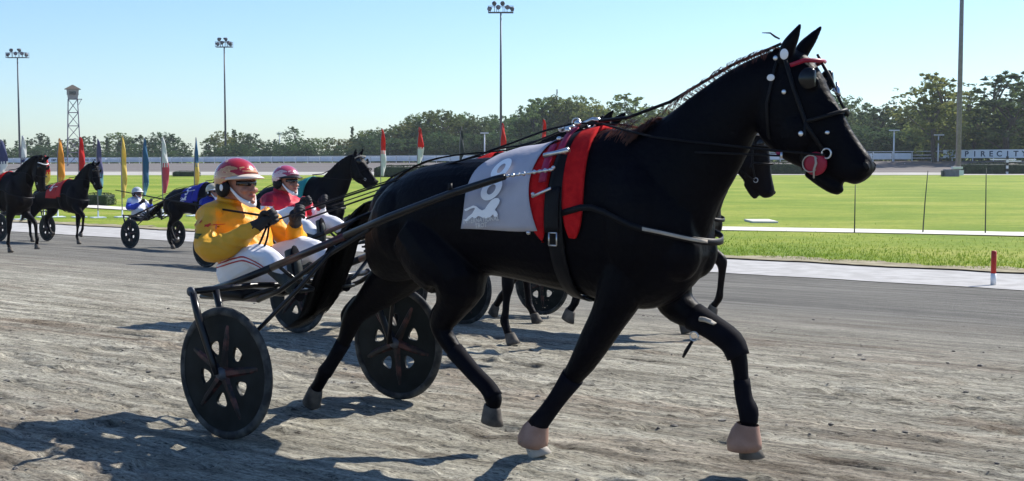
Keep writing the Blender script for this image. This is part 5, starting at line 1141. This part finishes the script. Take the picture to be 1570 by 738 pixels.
V = []; F = []; rf = random.Random(16)
for cx, cy, cz, sx, sz, n_ in ((.50, 13.0, .10, .35, .14, 90), (-1.9, 7.9, .05, .3, .05, 30), (.05, 6.5, .03, .25, .04, 40), (-.15, 11.3, .05, .3, .08, 50), (-2.2, 6.95, .05, .3, .05, 25)):
    for i in range(n_): blob(V, F, (cx+rf.gauss(0, sx), cy+rf.gauss(0, .15), max(-.2, cz+abs(rf.gauss(0, sz))-(.2 if cy > 10 else 0))), rf.uniform(.002, .006), rf)
tag(pyobj('flying_grit', V, F, MATS['clod']), kind='stuff')
# --- the other teams
TEAMS = {
 'F': dict(c=Vector((-.06, 13.65, 0)), du=-.04, bend=(-.08, .48), legs=('fore_fold', 'fore_plant', 'hind_plant', 'hind_push'), coat=COATB, tail=0),
 'R': dict(c=Vector((-1.49, 12.24, 0)), du=-.17, bend=(.10, .10), legs=('fore_plant', 'fore_fold', 'hind_lift', 'hind_plant'), coat=COAT, tail=0),
 'D': dict(c=Vector((-4.95, 23.5, 0)), bend=(-.06, -.10), legs=('fore_plant', 'fore_fold', 'hind_lift', 'hind_plant'), coat=COAT, tail=0),
 'C': dict(c=Vector((-8.8, 32.05, 0)), bend=(.05, .2), legs=('fore_plant', 'fore_fold', 'hind_lift', 'hind_plant'), coat=COAT, tail=1),
 'B': dict(c=Vector((-12.75, 34.1, 0)), bend=(-.10, .30), legs=('fore_fold', 'fore_plant', 'hind_plant', 'hind_lift'), coat=COAT, tail=0),
 'A': dict(c=Vector((-11.8, 27.7, 0)), bend=(.02, .50), legs=('fore_plant', 'fore_reach', 'hind_lift', 'hind_plant'), coat=COATB, tail=0)}
COLS = {
 'F': ((.02, .16, .10), 'green', HM3, (.05, .25, .12)), 'R': ((.05, .05, .3), 'navy', HM2, (.62, .02, .05)), 'D': ((.02, .26, .25), 'teal', HM4, (.02, .03, .30)),
 'C': ((.02, .025, .34), 'blue', HM3, (.70, .72, .80)), 'B': ((.58, .03, .03), 'red', HM3, (.4, .05, .05)), 'A': ((.03, .03, .04), 'black', HM3, (.3, .3, .35))}
TXT = {
 'F': ('dark bay horse mostly behind the nearest horse, its muzzle and folded foreleg showing', 'sulky seen through the legs of the nearest horse', None),
 'R': ('black horse beside the nearest horse, its ears just above the neck strap', 'sulky of the red jacketed driver, its wheel behind the nearest seat', 'driver in red and white jersey and pink helmet behind the orange driver'),
 'D': ('shaggy maned black horse with raised head behind the red jacketed driver', 'sulky whose wheel shows left of the orange jacketed driver', 'half hidden driver in blue with a cream helmet behind the flamed helmet'),
 'C': ('black horse wearing a blue cloth behind the orange jacketed driver', 'far sulky with dark wheels carrying the driver in white and blue', 'small driver in white and blue with pale helmet on the far left sulky'),
 'B': ('far black horse wearing the red cloth, reaching forward with arched neck', 'far sulky whose wheel shows under the horse with the red cloth', 'far driver hidden behind the big black horse at the left edge'),
 'A': ('big dark horse cut by the left edge with white marks on its face and leg', 'sulky just outside the left edge behind the big dark horse', 'driver just outside the left edge of the picture')}
proto = {}
def blend_driver(key, d):
    c = COLS[key]; J = mat('jersey_'+key, c[3], tuple(x*.85 for x in c[3]), 4, .6, .004, 9, trans=.1)
    remat(d, {'helmet': c[2], 'jersey': [J, J], 'visor': BLK if key == 'R' else WHITE})
    if key in 'RC':                                   # contrasting sleeves and yoke
        j = [x for x in d.children if x.name.split('.')[0] == 'jersey'][0]; j.data.materials.clear(); j.data.materials.append(J); j.data.materials.append(mat('sleeve_'+key, (.72, .70, .72) if key == 'R' else (.03, .06, .42), None, 4, .6)); j.data.materials.append(mat('yoke_'+key, (.25, .01, .03) if key == 'R' else (.75, .77, .8), None, 4, .6))
        for p in j.data.polygons:
            p.material_index = 0
            c_ = p.center; sleeve = abs(c_.y+.04) > .205 or (c_.x > .22 and abs(c_.y+.04) > .12)
            if sleeve and .93 < c_.z < 1.10: p.material_index = 1
            elif sleeve and c_.z > 1.14: p.material_index = 2
            elif key == 'R' and c_.x > .1 and c_.z < 1.0 and abs(c_.y+.04) < .1: p.material_index = 1
ORD = ['R', 'F', 'D', 'C', 'B', 'A']
LOWD = None
for k in ORD:
    T = TEAMS[k]; c = T['c']; q = c.dot(L); roll = -R(2.9) if q > 12 else -R(1.8); vx = .014 if k in 'RF' else .02; txt = TXT[k]; fn = bender(*T['bend'])
    h = make_horse(T['legs'], fn, vx, T['coat'], txt[0], False, T['tail']); put(h, c, HU+T.get('du', 0), roll)
    s = dup(S1); tag(s, txt[1], 'sulky', 'racing sulkies'); put(s, c, 0, roll)
    col = COLS[k]; CM = mat('cloth_'+k, col[0], tuple(x*.8 for x in col[0]), 4, .7, .003, 12)
    g = make_harness(fn, CM if k in 'DCB' else RED, {'F': 'harness on the horse hidden behind the nearest horse', 'R': 'black harness on the horse just behind the nearest horse', 'D': 'harness and lines on the shaggy maned black horse', 'C': 'harness and lines on the horse with the blue cloth', 'B': 'harness and lines on the horse with the red cloth', 'A': 'harness on the big dark horse at the left edge'}[k]); put(g, c, HU+T.get('du', 0), roll)
    b = make_bridle(fn, DUST_SUNLIT if k in 'DF' else LEATHER if k != 'A' else WHITE, {'F': 'bridle on the muzzle seen under the jaw of the nearest horse', 'R': 'bridle between the two small ears above the neck strap', 'D': 'black bridle on the raised head behind the red jacketed driver', 'C': 'bridle hidden behind the flamed helmet', 'B': 'dark bridle on the far horse with the red cloth', 'A': 'bridle with pale browband on the big dark horse at left'}[k]); put(b, c, HU+T.get('du', 0), roll)  # pale browband on D: sunlight on its straps is put into the colour
    if k in 'DCBR':
        cl = make_cloth({'D': '4', 'C': '5', 'B': '6', 'R': '7'}[k], CM, PRINT, {'D': 'teal saddle cloth right of the red jacketed driver', 'C': 'blue saddle cloth with white number', 'B': 'red saddle cloth with white number on a far black horse', 'R': 'navy saddle cloth hidden by the nearest horse'}[k], k == 'C'); put(cl, c, HU+T.get('du', 0), roll)
    if txt[2]:
        if k == 'R': d = dup(D1, skip=('star', 'badge', 'stripe'))
        else:
            if LOWD is None: LOWD = make_driver(txt[2], False, .014); d = LOWD
            else: d = dup(LOWD)
        tag(d, txt[2], 'person'); blend_driver(k, d); put(d, c, PU-(.22 if k == 'R' else 0), roll, .02 if k == 'R' else 0)
for a, b in (('group', 'trotting horses'),): pass
H1['group'] = 'trotting horses'; S1['group'] = 'racing sulkies'
for o in SC.objects:
    if o.parent is None:
        c = o.get('category')
        if c in ('horse', 'harness', 'bridle', 'saddle cloth', 'person', 'sulky'): o['group'] = {'horse': 'trotting horses', 'harness': 'race harnesses', 'bridle': 'race bridles', 'saddle cloth': 'numbered saddle cloths', 'person': 'sulky drivers', 'sulky': 'racing sulkies'}[c]
bpy.data.scenes.remove(TS)
# ---------------------------------------------------------------- thin summer haze
bm = bmesh.new(); box(bm, (0, 195, 14.5), (900, 520, 37)); hz = obj('haze', bm, [], None, False); hz.data.materials.clear()
hm_ = bpy.data.materials.new('haze_air'); hm_.use_nodes = True; n = hm_.node_tree.nodes; n.remove(n['Principled BSDF']); pv = n.new('ShaderNodeVolumePrincipled'); pv.inputs['Color'].default_value = (.86, .92, 1, 1); pv.inputs['Density'].default_value = .00018; pv.inputs['Anisotropy'].default_value = .2
hm_.node_tree.links.new(pv.outputs[0], n['Material Output'].inputs['Volume']); hz.data.materials.append(hm_); tag(hz, kind='stuff')
